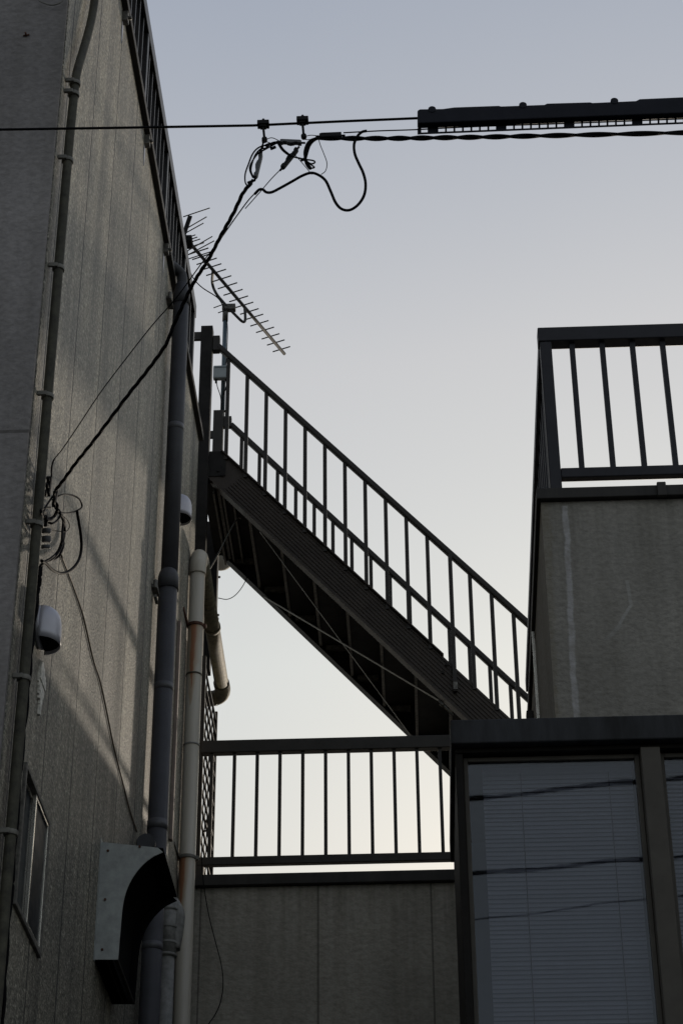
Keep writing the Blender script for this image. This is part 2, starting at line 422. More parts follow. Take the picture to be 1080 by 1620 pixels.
# ------------------------------------------------------------------ rounded vent hoods
def vent_hood(pt, r, label):
    K = r/.088
    T = thing('vent_hood', label, 'vent', (XW, pt.y, pt.z), 'rounded vent hoods on the pebbled wall')
    bm = B(); n = 20; rows = []
    prof = [(-.085, 1.0), (-.05, 1.0), (-.01, 1.0), (.025, .97), (.05, .89), (.068, .76), (.082, .56), (.090, .32), (.094, .0)]
    for z, k in prof:
        row = []
        for i in range(n+1):
            a = math.pi*i/n
            dz = 0.012*(1-math.sin(a)) if z < -.08 else 0
            row.append(bm.verts.new((XW+.012+r*k*math.sin(a), pt.y+r*1.05*k*math.cos(a), pt.z+z*1.08*K)))
        rows.append(row)
    for i in range(len(rows)-1):
        for j in range(n):
            try: f = bm.faces.new((rows[i][j], rows[i][j+1], rows[i+1][j+1], rows[i+1][j])); f.smooth = True
            except ValueError: pass
    bmesh.ops.remove_doubles(bm, verts=bm.verts, dist=1e-6)
    h = obj('hood', bm, 'hood', T); sm = h.modifiers.new('s', 'SOLIDIFY'); sm.thickness = .003; sm.offset = -1
    bm = B(); zz = pt.z-.075*K; ring = [bm.verts.new((XW+.012+(r-.004)*math.sin(math.pi*i/n), pt.y+(r-.004)*1.05*math.cos(math.pi*i/n), zz)) for i in range(n+1)]; bm.faces.new(ring); obj('mouth_shade', bm, 'dark', T)  # added near-black sheet standing in for the shade inside the hood
    bm = B(); tube(bm, [(XW+.0005, pt.y, pt.z), (XW+.013, pt.y, pt.z)], r*1.16, 28); obj('flange', bm, 'hood', T, bevel=.002)
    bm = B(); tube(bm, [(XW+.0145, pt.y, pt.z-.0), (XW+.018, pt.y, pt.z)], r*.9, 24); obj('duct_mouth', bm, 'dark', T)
    return T
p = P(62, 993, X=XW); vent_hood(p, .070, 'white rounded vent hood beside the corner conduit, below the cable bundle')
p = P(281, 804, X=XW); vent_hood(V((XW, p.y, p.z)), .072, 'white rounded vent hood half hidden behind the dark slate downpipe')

# ------------------------------------------------------------------ dark downpipe
DX = XW+.066
def dz(py, px=265): return P(px, py, X=DX).z
D = thing('slate_downpipe', 'dark slate grey downpipe with couplings standing up the pebbled side wall', 'downpipe', (DX, 9.45, 0))
yt, yb = 9.47, 9.445
bm = B(); ztop = P(286, 425, X=DX).z; zj = P(266, 903, X=DX).z
tube(bm, [(DX, yt, zj-.02), (DX, yt, ztop-.12)], .0455, 24); obj('upper_pipe', bm, 'dpipe', D)
bm = B(); tube(bm, [(DX, yb, 0), (DX, yb, zj-.03)], .050, 24); obj('lower_pipe', bm, 'dpipe', D)
bm = B(); tube(bm, [(DX, yb, zj-.10), (DX, yb, zj-.03), (DX, yb+.004, zj-.012), (DX, yt, zj+.002)], [.056, .056, .052, .047], 24); obj('socket', bm, 'dpipe', D)
bm = B(); tube(bm, [(DX, yt, ztop-.2), (DX, yt, ztop-.12), (DX, yt, ztop-.10), (DX, yt, ztop-.05)], [.050, .050, .042, .034], 24)
el = [(DX, yt, ztop-.06), (DX, yt, ztop), (DX-.012, yt-.01, ztop+.03), (DX-.045, yt-.045, ztop+.045), (XW-.02, yt-.09, ztop+.045)]
tube(bm, smooth(el, 5), .030, 18); obj('top_elbow', bm, 'dpipe', D)
for px, py, r in ((277, 672, .0462), (254, 1068, .0507), (246, 1293, .0518), (238, 1490, .0507)):
    z = P(px, py, X=DX).z; yy = yt if py < 900 else yb
    bm = B(); tube(bm, [(DX, yy, z-.02 if py != 1293 else z-.03), (DX, yy, z+.02)], r, 24); obj('coupling', bm, 'dpipe2', D)
z = P(228, 1318, X=XW+.05).z
bm = B(); tube(bm, [(DX-.02, yb, z), (DX-.02, yb-.22, z)], .036, 20); tube(bm, [(DX-.02, yb-.20, z), (DX-.02, yb-.245, z)], .044, 20)
obj('side_stub', bm, 'dpipe', D)
for px, py in ((243, 938), (262, 462)):
    z = P(px, py, X=XW).z; yy = yb if py > 900 else yt
    bm = B(); box(bm, XW, XW+.03, yy-.15, yy-.045, z-.012, z+.008); tube(bm, [(XW+.02, yy-.15, z-.02), (XW+.02, yy-.15, z+.028)], .012, 8)
    if py > 900: box(bm, XW+.01, XW+.025, yy-.13, yy-.05, z-.06, z-.045)
    obj('wall_bracket', bm, 'worn', D, bevel=.002)

# ------------------------------------------------------------------ white downpipe, elbow and mossy run behind
WX, WY, WR = -1.283, 10.86, .046
ZT = P(313, 905, Y=WY).z
W = thing('white_downpipe', 'weathered off white downpipe with two rusty clamps at the end of the wall', 'downpipe', (WX, WY, 0))
bm = B(); tube(bm, [(WX, WY, 0), (WX, WY, ZT)], WR, 28); obj('pipe', bm, 'wpipe', W)
zh = 8.185
bm = B(); el = [(WX, WY, ZT-.02), (WX, WY, ZT+.035), (WX+.001, WY+.012, ZT+.065), (WX+.002, WY+.05, zh+.01), (WX+.008, WY+.11, zh)]
tube(bm, smooth(el, 6), WR+.006, 28); obj('elbow', bm, 'wpipe', W)
gx0, gx1 = WX+.012, P(350, 1060, Z=zh).x-.012
bm = B(); tube(bm, [(gx0, WY+.09, zh), (gx1, 12.58, zh-.02)], .048, 22); obj('horizontal_pipe', bm, 'gpipe', W)
bm = B(); el = [(gx1, 12.5, zh-.02), (gx1, 12.60, zh-.02), (gx1-.02, 12.68, zh-.02), (gx1-.08, 12.73, zh-.02), (gx1-.20, 12.73, zh-.02), (-1.80, 12.73, zh-.02)]
tube(bm, smooth(el, 6), .054, 22); obj('far_elbow', bm, 'gpipe', W)
yc_ = P(345, 990, Z=zh).y
bm = B(); tube(bm, [(gx0+(gx1-gx0)*.5, yc_-.02, zh-.01), (gx0+(gx1-gx0)*.5, yc_+.02, zh-.01)], .054, 22); obj('pipe_collar', bm, 'gpipe', W)
for py, mt, k in ((991, 'rust', 1), (1358, 'clampm', 1)):
    z = P(300, py, Y=WY).z
    bm = B(); tube(bm, [(WX, WY, z-.010), (WX, WY, z+.010)], WR+.005, 28)
    box(bm, WX+WR, WX+WR+.018, WY-.012, WY+.012, z-.012, z+.012)
    beam(bm, (WX-WR, WY-.01, z), (XW-.0, WY-.22, z+.0), .014, .02); obj('clamp', bm, mt, W, bevel=.002)
for py in (1069, 1180): 
    z = P(300, py, Y=WY).z
    bm = B(); tube(bm, [(WX, WY, z-.005), (WX, WY, z+.005)], WR+.0025, 28); obj('joint_ring', bm, 'greyp' if py > 1100 else 'cond', W)
# rear lower wing that the mossy pipe runs into (hidden behind the tall building)
bm = B(); box(bm, -6, -1.76, Y1+.02, 13.1, 0, 8.7)
single('rear_wing', bm, 'twall', 'plain stucco rear wing tucked behind the tall building', 'building')
# thin wall end strip: brown cable duct running down next to the slate pipe
bm = B(); yd = P(284, 1000, X=XW+.012).y
box(bm, XW+.001, XW+.020, yd-.02, yd+.02, 6.12, P(288, 1000, X=XW+.012).z)
single('cable_duct', bm, m_plain('pinkish_duct', (.20, .155, .135), .6, 0, .2), 'narrow pinkish cable duct on the wall between the slate and white pipes', 'duct', bevel=.003)

# ------------------------------------------------------------------ lower grey wye pipe
G = thing('grey_branch_pipe', 'dirty grey pipe with a slanting branch in front of the white downpipe foot', 'pipe', (-1.27, 9.9, 0))
GY = 9.75
gp = lambda x, y_: P(x, y_, Y=GY)
gx = gp(263, 1560).x; r1 = .037
bm = B(); tube(bm, [(gx, GY, 0), (gx, GY, gp(266, 1505).z)], r1, 22); obj('lower_pipe', bm, 'greyp', G)
bm = B(); tube(bm, [(gx, GY, gp(266, 1515).z), (gx, GY, gp(270, 1425).z)], r1+.006, 22); obj('sleeve', bm, 'greyp', G)
for py in (1440, 1468, 1493, 1512):
    z = gp(268, py).z; bm = B(); tube(bm, [(gx, GY, z-.006), (gx, GY, z+.006)], r1+.011, 22); obj('ring', bm, 'greyp', G, bevel=.002)
bm = B(); top = gp(270, 1425).z
el = [gp(274, 1500), gp(280, 1465), gp(281, 1445), gp(276, 1432), (gx, GY+.02, top+.01)]
tube(bm, smooth([V((q[0], GY+.015, q[2])) for q in el], 5), .034, 20); obj('branch', bm, 'greyp', G)
bm = B(); tube(bm, [(gx, GY, top-.02), (gx, GY, top+.02), (gx-.01, GY, top+.05), (gx-.05, GY, top+.08), (XW-.01, GY, top+.09)], .038, 20); obj('wall_elbow', bm, 'greyp', G)

# ------------------------------------------------------------------ box exhaust hood
HY0, HY1 = 8.17, 8.72
H = thing('exhaust_hood', 'pale green box exhaust hood with curved open front low on the pebbled wall', 'vent', (XW, 8.55, 4.6))
h = lambda x, y_, Y: (P(x, y_, Y=Y).x, P(x, y_, Y=Y).z)
outline = [(161, 1332), (250, 1341), (258, 1348), (238, 1358), (218, 1377), (203, 1402), (195, 1430), (191, 1470), (187, 1518), (149, 1518)]
cs = smooth([V((a_, b_, 0)) for a_, b_ in outline[2:9]], 5); outline = outline[:2]+[(q.x, q.y) for q in cs]+outline[9:]
o0 = [h(*q, HY0) for q in outline]; o0[0] = (XW+.001, o0[0][1]); o0[-1] = (XW+.001, o0[-1][1])
bm = B(); prism_y(bm, o0, HY0, HY0+.006); obj('near_side', bm, 'boxhood', H)
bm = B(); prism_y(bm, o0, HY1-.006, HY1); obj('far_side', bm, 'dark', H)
bm = B(); prism_y(bm, [(XW+.001, o0[0][1]), (o0[2][0], o0[1][1]), (o0[2][0], o0[1][1]-.006), (XW+.001, o0[0][1]-.006)], HY0+.006, HY1-.006); obj('top', bm, 'dark', H)  # inner faces of the same steel, coloured near-black for the shade inside
zb = o0[-1][1]
for tx_, tz_ in ((.05, .08), (.05, .5), (.05, .92), (.62, .95)):
    bm = B(); c = V((XW+.02+tx_*(o0[2][0]-XW-.03), HY0-.001, zb+(o0[0][1]-zb)*tz_)); tube(bm, [c+V((0, .001, 0)), c+V((0, -.004, 0))], .0055, 8); obj('screw', bm, 'rust', H)
bm = B(); box(bm, XW+.0005, XW+.003, HY0-.022, HY0-.0005, zb-.01, o0[0][1]+.012); box(bm, XW+.0005, XW+.003, HY0-.0004, HY1+.02, o0[0][1]+.001, o0[0][1]+.014); obj('wall_flange', bm, 'boxhood', H)
bm = B()
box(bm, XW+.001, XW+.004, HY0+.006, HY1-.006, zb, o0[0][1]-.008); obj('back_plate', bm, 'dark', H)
bm = B(); rim = .0045
beam(bm, (o0[-2][0]-.01, HY0+.006, zb+.008), (o0[-2][0]-.01, HY1-.006, zb+.008), .012, .016)
beam(bm, (XW+.05, HY0+.006, zb+.006), (XW+.05, HY1-.006, zb+.006), .006, .012)
obj('bottom_bar', bm, 'frame', H)
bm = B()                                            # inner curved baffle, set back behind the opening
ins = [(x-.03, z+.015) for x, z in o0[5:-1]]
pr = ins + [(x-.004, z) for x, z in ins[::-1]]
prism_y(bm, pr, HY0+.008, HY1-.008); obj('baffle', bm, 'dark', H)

# ------------------------------------------------------------------ terrace building and railing
TZ = P(500, 1400, Y=10.99).z; TT = P(500, 1380, Y=10.97).z
T_ = thing('terrace_building', 'lower beige stucco building with dark coping behind the pipes', 'building', (1.5, 12.5, 0))
bm = B(); box(bm, XW+.002, 6, 11.0, 11.15, 0, TZ); box(bm, XW+.002, 6, 11.15, 14.5, 5.8, 5.95); box(bm, XW+.002, 6, 14.35, 14.5, 0, 5.8); obj('wall', bm, 'twall', T_)
bm = B(); box(bm, XW+.004, 6.02, 10.965, 11.19, TZ+.001, TT); obj('coping', bm, 'coping', T_, bevel=.004)
TR = thing('terrace_railing', 'dark bronze railing along the terrace edge above the beige wall', 'railing', (0, 11.0, TT))
zr0, zr1 = P(500, 1170, Y=11).z, P(500, 1187, Y=11).z
bm = B(); box(bm, -1.245, 1.2, 10.975, 11.03, zr1-.01, zr0); obj('top_rail', bm, 'rail', TR, bevel=.005)
zq0, zq1 = P(500, 1354, Y=11).z, P(500, 1367, Y=11).z
bm = B(); box(bm, -1.245, 1.2, 10.98, 11.02, zq1, zq0); obj('bottom_rail', bm, 'rail', TR, bevel=.004)
xa, xb = P(335.6, 1192, Y=11).x, P(695, 1187, Y=11).x
proto = None
for i in range(-0, 18):
    x = xa+(xb-xa)*i/10
    if i == 0: bm = B(); box(bm, x-.010, x+.010, 10.99, 11.01, zq0, zr1-.01); proto = obj('baluster', bm, 'rail', TR)
    else:
        c = proto.copy(); COL.objects.link(c); c.parent = TR; c.location.x += x-xa
for x in (xb+(xb-xa)*.35, ):
    bm = B(); box(bm, x-.02, x+.02, 10.98, 11.02, TT, zq1); obj('foot', bm, 'rail', TR)
bm = B(); box(bm, -1.243, -1.205, 10.982, 11.018, TT, zq1); obj('foot', bm, 'rail', TR)
bm = B(); tube(bm, smooth([P(*q, Y=11.0) for q in ((320, 1315), (327, 1314), (330, 1308), (329, 1300))], 5), .006, 8); tube(bm, [P(328, 1301, Y=11.0), P(328, 1297, Y=11.0)], .010, 8)
obj('hook', bm, 'rail', TR)
# trellis
tx = -1.262
L = thing('trellis_screen', 'dark lattice trellis screen standing on the terrace behind the white pipe', 'trellis', (tx, 11.5, 6.0))
ty0, ty1, tz1 = 11.22, 11.95, P(326, 1128, Y=11.95).z
bm = B(); k = 0
z = 6.0
while z < tz1: box(bm, tx-.006, tx+.006, ty0, ty1, z, z+.012); z += .10
yy = ty0
while yy <= ty1+.01: box(bm, tx-.013, tx-.007, yy, yy+.014, 6.0, tz1); yy += .12
obj('lattice', bm, 'rail', L)
bm = B(); box(bm, tx-.016, tx+.010, ty1, ty1+.022, 5.95, tz1+.01); box(bm, tx-.016, tx+.010, ty0-.022, ty0, 5.95, tz1+.01); obj('frame', bm, 'rail', L)

# ------------------------------------------------------------------ steel staircase
YN, YF = 11.40, 12.37
ST = thing('steel_staircase', 'dark brown steel outdoor staircase climbing left from the terrace to the roof', 'staircase', (0, 11.9, 5.95))
n_ = lambda x, y_, Y=YN: P(x, y_, Y=Y)
tA, tB = n_(349, 714), n_(700, 1038); bA, bB = n_(331, 758), n_(712, 1120)
ms = (tB.z-tA.z)/(tB.x-tA.x)
xe = 1.45
zt_ = lambda x: tA.z+ms*(x-tA.x)
zb_ = lambda x: bA.z+ms*(x-bA.x)
SX0 = n_(331, 758).x
slope_n = V((1, 0, ms)).normalized(); up_n = V((-ms, 0, 1)).normalized()
def stringer(y0, y1, ribs, x_end):
    bm = B(); LZ = zt_(tA.x)
    pts = [(SX0, zb_(SX0)), (x_end, zb_(x_end)), (x_end, zt_(x_end)), (tA.x, LZ), (SX0, LZ+.003)]
    prism_y(bm, pts, y0, y1)
    return bm
th = .045
xj = n_(700, 1038).x
obj('near_stringer', stringer(YN, YN+th, True, xe), 'steel', ST)
bm = B()                                            # rolled ribs along the outer face
hgt = (zt_(0)-zb_(0))*slope_n.x
for k in range(9):
    o_ = .012+(hgt-.024)*k/8
    w_ = (hgt-.024)/8*.62
    a = V((SX0+.09, YN-.002, zb_(SX0+.09)))+up_n*o_; e = V((xe-.1, YN-.002, zb_(xe-.1)))+up_n*o_
    beam(bm, a, e, .005, w_, up_n)
obj('stringer_ribs', bm, 'steel', ST, bevel=.0022)
bm = B(); a = V((SX0+.02, YN+.01, zb_(SX0+.02))); e = V((xe, YN+.01, zb_(xe)))
beam(bm, a-up_n*.003, e-up_n*.003, .075, .006, up_n)
a = V((tA.x, YN+.005, zt_(tA.x))); e = V((xj, YN+.005, zt_(xj))); beam(bm, a+up_n*.004, e+up_n*.004, .06, .008, up_n)
a.y = e.y = YF+.0; a.z -= 0
obj('stringer_flange', bm, 'steel', ST)
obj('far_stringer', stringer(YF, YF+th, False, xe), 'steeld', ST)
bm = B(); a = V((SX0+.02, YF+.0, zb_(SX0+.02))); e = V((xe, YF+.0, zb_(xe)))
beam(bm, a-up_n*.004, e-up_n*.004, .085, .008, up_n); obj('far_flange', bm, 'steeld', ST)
for q in ((706, 1052), (716, 1061), (700, 1064), (345, 745), (352, 752)):
    c = P(*q, Y=YN-.004); bm = B(); tube(bm, [c+V((0, .003, 0)), c+V((0, -.010, 0))], .010, 6); obj('bolt', bm, 'steeld', ST)
# steps
x1 = n_(445, 870).x; run = (n_(658, 1070).x-x1)/4
i0 = -2
for i in range(i0, 12):
    x = x1+run*i
    z = zb_(x)+.006; rise = -ms*run
    y0, y1 = YN+th+.002, YF-.002
    if x+run > xe: break
    bm = B()
    box(bm, x, x+run+.02, y0, y1, z+.02, z+.045)                    # tread pan
    box(bm, x, x+.004, y0, y1, z+.046, z+rise+.018)                 # riser
    box(bm, x+run+.016, x+run+.022, y0, y1, z+.0, z+.019)
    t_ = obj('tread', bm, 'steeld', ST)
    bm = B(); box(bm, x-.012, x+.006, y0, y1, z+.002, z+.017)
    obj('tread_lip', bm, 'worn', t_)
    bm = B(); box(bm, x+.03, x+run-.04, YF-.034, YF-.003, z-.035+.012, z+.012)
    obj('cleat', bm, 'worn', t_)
# top landing
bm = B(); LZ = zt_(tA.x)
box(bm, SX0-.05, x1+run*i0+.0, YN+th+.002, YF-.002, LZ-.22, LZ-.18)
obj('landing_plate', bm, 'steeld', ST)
bm = B(); box(bm, SX0-.005, n_(357, 735).x, YN-.006, YN-.001, zb_(SX0)+.02, LZ-.004); obj('landing_plate', bm, 'steeld', ST)
bm = B()
for k in range(3):
    x = SX0+.02+k*.06; box(bm, x, x+.012, YN+th+.004, YF-.004, LZ-.30, LZ-.222)
obj('landing_joist', bm, 'worn', ST)
bm = B(); box(bm, SX0-.012, SX0-.007, YN+.0, YF-.07, LZ-.16, LZ-.01); obj('end_plate', bm, 'steeld', ST)
# X bracing under the flight
def und(px, py, Y): 
    p = P(px, py, Y=Y); return p
for (q0, Ya), (q1, Yb) in ((((411, 854), YN+.05), ((654, 1163), YF)), (((418, 932), YF), ((700, 1112), YN+.05))):
    a = P(*q0, Y=Ya); e = P(*q1, Y=Yb)
    for v in (a, e): v.z = zb_(v.x)-.012
    bm = B(); beam(bm, a, e, .015, .004, up_n) if Ya < YF else beam(bm, a, e, .019, .005, up_n)
    obj('brace', bm, 'rod', ST)
a = P(696, 1109, Y=YN+.04); bm = B(); tube(bm, [P(694, 1108, Y=YN-.0), P(716, 1132, Y=YN-.0)], .008, 8); tube(bm, [P(697, 1113, Y=YN), P(701, 1117, Y=YN)], .014, 8); obj('turnbuckle', bm, 'rod', ST)
# railings
hA, hB = n_(345, 548), n_(835, 987)
mh = (hB.z-hA.z)/(hB.x-hA.x); hz = lambda x: hA.z+mh*(x-hA.x)
fA, fB = P(365, 672, Y=YF+.02), P(832, 1103, Y=YF+.02)
for (a, e, yy, up) in ((hA, hB, YN, 1), (fA, fB, YF+.02, 0)):
    s_ = (e.z-a.z)/(e.x-a.x); e2 = V((xe, yy, a.z+s_*(xe-a.x)))
    bm = B(); beam(bm, (a.x, yy, a.z), e2, .045, .040, up_n)
    obj('handrail', bm, 'rail', ST, bevel=.010)
bx = [n_(362, 560).x+(n_(811, 963).x-n_(362, 560).x)*i/14 for i in range(20)]
sp = bx[1]-bx[0]
for i, x in enumerate(bx):
    if x > xe-.05: break
    if i == 11:
        bm = B(); box(bm, x-.013+.01, x+.013+.01, YN-.030, YN-.006, zb_(x)+.10, hz(x)-.03); obj('post', bm, 'rail', ST, bevel=.002)
        bm = B(); box(bm, x-.011+.01, x+.016+.01, YN-.036, YN-.031, zb_(x)+.11, zb_(x)+.16); obj('bolt_plate', bm, 'worn', ST)
        continue
    bm = B(); box(bm, x-.0125, x+.0125, YN-.011, YN+.011, zt_(x)-.03, hz(x)-.022); obj('baluster', bm, 'rail', ST)
s_ = (fB.z-fA.z)/(fB.x-fA.x); xf = P(382, 720, Y=YF+.02).x
for i in range(20):
    x = xf+sp*i
    if x > xe-.05: break
    bm = B(); box(bm, x-.0125, x+.0125, YF+.009, YF+.031, zt_(x)-.03, fA.z+s_*(x-fA.x)-.022); obj('baluster', bm, 'rail', ST)
# tall near column
bm = B(); a, c = n_(328, 519), n_(313, 900)
wd = .080
xm = (a.x+c.x)/2
box(bm, xm-wd/2+.004, xm+wd/2+.004, YN-.03, YN+.05, 6.05, a.z); obj('column', bm, 'steeld', ST, bevel=.003)
bm = B(); box(bm, n_(338, 545).x-.005, n_(348, 545).x, YN-.02, YN+.03, n_(345, 556).z, n_(345, 533).z); obj('rail_joint', bm, 'rail', ST, bevel=.004)
bm = B()
for (x0, y0_, x1_, y1_) in ((303, 527, 320, 538), (305, 660, 318, 673)):
    p0, p1 = n_(x0, y0_), n_(x1_, y1_); box(bm, p0.x-.02, xm-wd/2+.002, YN-.012, YN+.012, p1.z, p0.z); beam(bm, (p0.x-.01, YE-.02, (p0.z+p1.z)/2), (p0.x-.01, YN+.0, (p0.z+p1.z)/2), .012, .02)
obj('column_bracket', bm, 'rail', ST)
# far short landing post + ties
q0, q1 = P(347, 652, Y=YF), P(343, 735, Y=YF)
bm = B(); xm2 = (q0.x+q1.x)/2; box(bm, xm2-.036, xm2+.036, YF-.03, YF+.04, q1.z-.25, q0.z); obj('landing_post', bm, 'rail', ST, bevel=.003)
bm = B(); p0, p1 = P(352, 660, Y=YF), P(366, 675, Y=YF); box(bm, p0.x, p1.x, YF-.012, YF+.03, p1.z, p0.z)
p0, p1 = P(333, 683, Y=YF), P(342, 693, Y=YF); box(bm, xm2-.1, xm2-.036, YF-.012, YF+.012, p1.z, p0.z); obj('post_tie', bm, 'rail', ST)
# dark hanging rear column
bm = B(); q0, q1 = P(324, 800, Y=YF), P(345, 977, Y=YF)
xa_, xb_ = P(315, 1000, Y=YF).x, P(343, 975, Y=YF).x
box(bm, xa_, xb_, YF-.06, YF+.03, P(343, 985, Y=YF).z, zt_(SX0)-.05)
box(bm, xa_, P(333, 1060, Y=YF).x, YF-.06, YF+.03, P(333, 1066, Y=YF).z, P(343, 985, Y=YF).z-.001)
obj('rear_column', bm, 'steeld', ST)
bm = B()
for px, py in ((345.5, 913), (343.5, 973), (343, 979)):
    p = P(px, py, Y=YF-.03); tube(bm, [p, p+V((.014, 0, 0))], .008, 6)
obj('bolt', bm, 'steeld', ST)
# thin wires under the landing
bm = B(); tube(bm, smooth([P(*q, Y=YN+.15) for q in ((331, 902), (345, 877), (360, 848), (372, 826), (378, 819), (382, 821))], 6), .0045, 6)
single('hooked_rod', bm, 'rod', 'thin hooked metal rod rising from the white pipe under the stair landing', 'rod')
bm = B(); tube(bm, smooth([P(*q, Y=YF-.1) for q in ((384, 832), (386, 845), (390, 860), (393, 885), (392, 905), (387, 922), (374, 940), (360, 948), (345, 946))], 6), .0028, 6)
single('hanging_wire', bm, 'cable', 'thin black wire sagging in a curve under the stair landing', 'wire')
# globe lamp glimpsed below the landing
p = P(349, 880, Y=12.75)
G2 = thing('globe_lamp', 'pale round lamp globe partly hidden behind the staircase underside', 'lamp', p)
bm = B(); bmesh.ops.create_uvsphere(bm, u_segments=24, v_segments=14, radius=.105, matrix=Matrix.Translation(p)); obj('globe', bm, 'globe', G2, smoothall=True)
bm = B(); tube(bm, [p+V((0, 0, .09)), p+V((0, 0, .2)), p+V((-.25, 0, .26))], .02, 10); obj('arm', bm, 'steeld', G2)

# ------------------------------------------------------------------ TV antenna
AY = YF+.02
AZ = P(362, 500, Y=AY).z
mt0, mb0 = P(357, 488, Y=AY), P(350, 655, Y=AY)
AN = thing('tv_antenna', 'long many-armed television aerial on a thin mast above the staircase', 'antenna', (mt0.x, AY, q0.z))
mx_ = (mt0.x+mb0.x)/2
bm = B(); tube(bm, [(mx_+.004, AY, mb0.z-.03), (mx_+.004, AY, mt0.z)], .0165, 14); obj('mast', bm, 'mast', AN)
bm = B(); tube(bm, [(mx_+.004, AY, P(357, 508, Y=AY).z), (mx_+.004, AY, mt0.z+.01)], .021, 12); tube(bm, [(mx_-.03, AY-.02, mb0.z+.01), (mx_+.05, AY-.02, mb0.z+.01)], .010, 8); obj('mast_clamp', bm, 'worn', AN)
boomA, boomB = P(290, 372, Z=AZ+.12), P(450, 560, Z=AZ+.12)
bd = (boomB-boomA).normalized(); bp = V((bd.y, -bd.x, 0))
bm = B(); tube(bm, [boomA, boomB], .0125, 10); obj('boom', bm, 'aluant', AN)
def on_boom(px):                                     # point of the boom seen at that picture column
    best = min(range(401), key=lambda i: abs(proj(boomA.lerp(boomB, i/400))[0]-px)); return boomA.lerp(boomB, best/400)
RI = ROT.inverted()
def proj(p):
    c = RI @ (V(p)-CAM); return 540+F*c.x/-c.z, 810-F*c.y/-c.z
xs = [445.3, 436.4, 427.8, 419.2, 410.5, 401.8, 394.3, 386, 377.5, 368.9, 360, 350.5, 342, 334.3, 327, 320.2, 313.4, 306.5]
for i, px in enumerate(xs):
    c = on_boom(px); hl = .075+.0006*i
    el = B(); tube(el, [c-bp*hl+V((0, 0, .012)), c+bp*hl+V((0, 0, .012))], .0050, 6); obj('element', el, 'aluant', AN)
for px, hl in ((317, .13), (300, .11), (297, .10), (294, .10)):
    c = on_boom(px); el = B(); tube(el, [c-bp*hl, c+bp*hl*.8], .0042, 6); obj('element', el, 'aluant', AN)
c = on_boom(298)
bm = B(); box(bm, c.x-.055, c.x+.03, c.y-.05, c.y+.05, c.z-.035, c.z+.02); obj('feed_box', bm, 'closured', AN, bevel=.006)
for py0, py1 in (((290, 343), (332, 329)), ((296, 361), (327, 343)), ((295, 368), (322, 353)), ((293, 399), (336, 374)), ((296, 404), (339, 381))):
    a = P(*py0, Y=c.y-.1); b2 = P(*py1, Y=c.y-.1)
    el = B(); tube(el, [a, b2], .0042, 6); obj('element', el, 'aluant', AN)
bm = B(); beam(bm, P(301, 342, Y=c.y-.1), P(290, 374, Y=c.y-.1), .03, .012, (0, 1, 0)); obj('reflector_arm', bm, 'closured', AN)
sb0, sb1 = P(333, 432, Y=AY-.12), P(384, 512, Y=AY+.03)
bm = B(); tube(bm, smooth([on_boom(337), P(336, 448, Y=AY-.10), P(342, 464, Y=AY-.06), P(355, 480, Y=AY-.03), P(372, 498, Y=AY), P(384, 509, Y=AY+.03), P(388, 505, Y=AY+.04), on_boom(387)], 6), .0105, 10); obj('support_arm', bm, 'aluant', AN)
bm = B(); box(bm, mx_-.02, mx_+.08, AY-.03, AY+.02, P(360, 492, Y=AY).z, P(360, 484, Y=AY).z); obj('arm_bracket', bm, 'worn', AN, bevel=.003)
for q0_, q1_ in (((338, 487), (352, 482)), ((345, 495), (356, 491))):
    bm = B(); tube(bm, [P(*q0_, Y=AY-.02), P(*q1_, Y=AY-.02)], .004, 6); obj('element', bm, 'aluant', AN)
e0, e1 = P(338, 581, Y=AY-.04), P(363, 600, Y=AY-.04)
bm = B(); box(bm, e0.x, e1.x, AY-.065, AY-.02, e1.z, e0.z); obj('booster_box', bm, 'box', AN, bevel=.008)
bm = B(); box(bm, e0.x+.01, e1.x-.01, AY-.068, AY-.0655, e0.z-.022, e0.z-.017); obj('box_groove', bm, 'mast', AN)
bm = B()
for pts_ in (((342, 600), (344, 612), (349, 628), (350, 648)), ((360, 600), (357, 615), (352, 632), (351, 648)), ((357, 600), (354, 618), (351, 640))):
    tube(bm, smooth([P(*q, Y=AY-.04) for q in pts_], 5), .0035, 6)
for px in (342, 359): tube(bm, [P(px, 599, Y=AY-.04), P(px, 606, Y=AY-.04)], .008, 8)
tube(bm, smooth([P(*q, Y=AY-.025) for q in ((358, 497), (360, 520), (359, 555), (357, 582))], 5), .0035, 6)
tube(bm, smooth([P(*q, Y=AY-.2) for q in ((297, 398), (298, 420), (306, 440), (320, 455), (343, 470), (352, 482), (357, 492))], 6), .0042, 6)
obj('aerial_lead', bm, 'cable', AN)

# ------------------------------------------------------------------ right building with balcony railing
BY = 7.5
BX = P(848, 795, Y=BY).x; BZ = P(960, 792, Y=BY).z; BT = P(960, 769, Y=BY-.03).z
kx = .0154
RB = thing('stucco_building', 'right hand grey beige stucco building with a pale streak and dark coping', 'building', (3, 9.2, 0))
def skew(x, y): return (x+kx*(y-BY), y)
bm = B(); e = .018
prism_z(bm, [skew(BX+e, BY), skew(6, BY), skew(6, BY+.15), skew(BX+e, BY+.15)], 4.2, BZ)
prism_z(bm, [skew(BX+e, BY+.15), skew(BX+e+.15, BY+.15), skew(BX+e+.15, 11.0-.05), skew(BX+e, 11.0-.05)], 4.2, BZ)
prism_z(bm, [skew(BX+e+.15, BY+.15), skew(6, BY+.15), skew(6, 10.95), skew(BX+e+.15, 10.95)], BZ-.3, BZ-.1)
obj('wall', bm, 'bwall', RB)
bm = B(); w_ = .2
prism_z(bm, [skew(BX, BY-.03), skew(6, BY-.03), skew(6, BY+w_), skew(BX, BY+w_)], BZ+.001, BT)
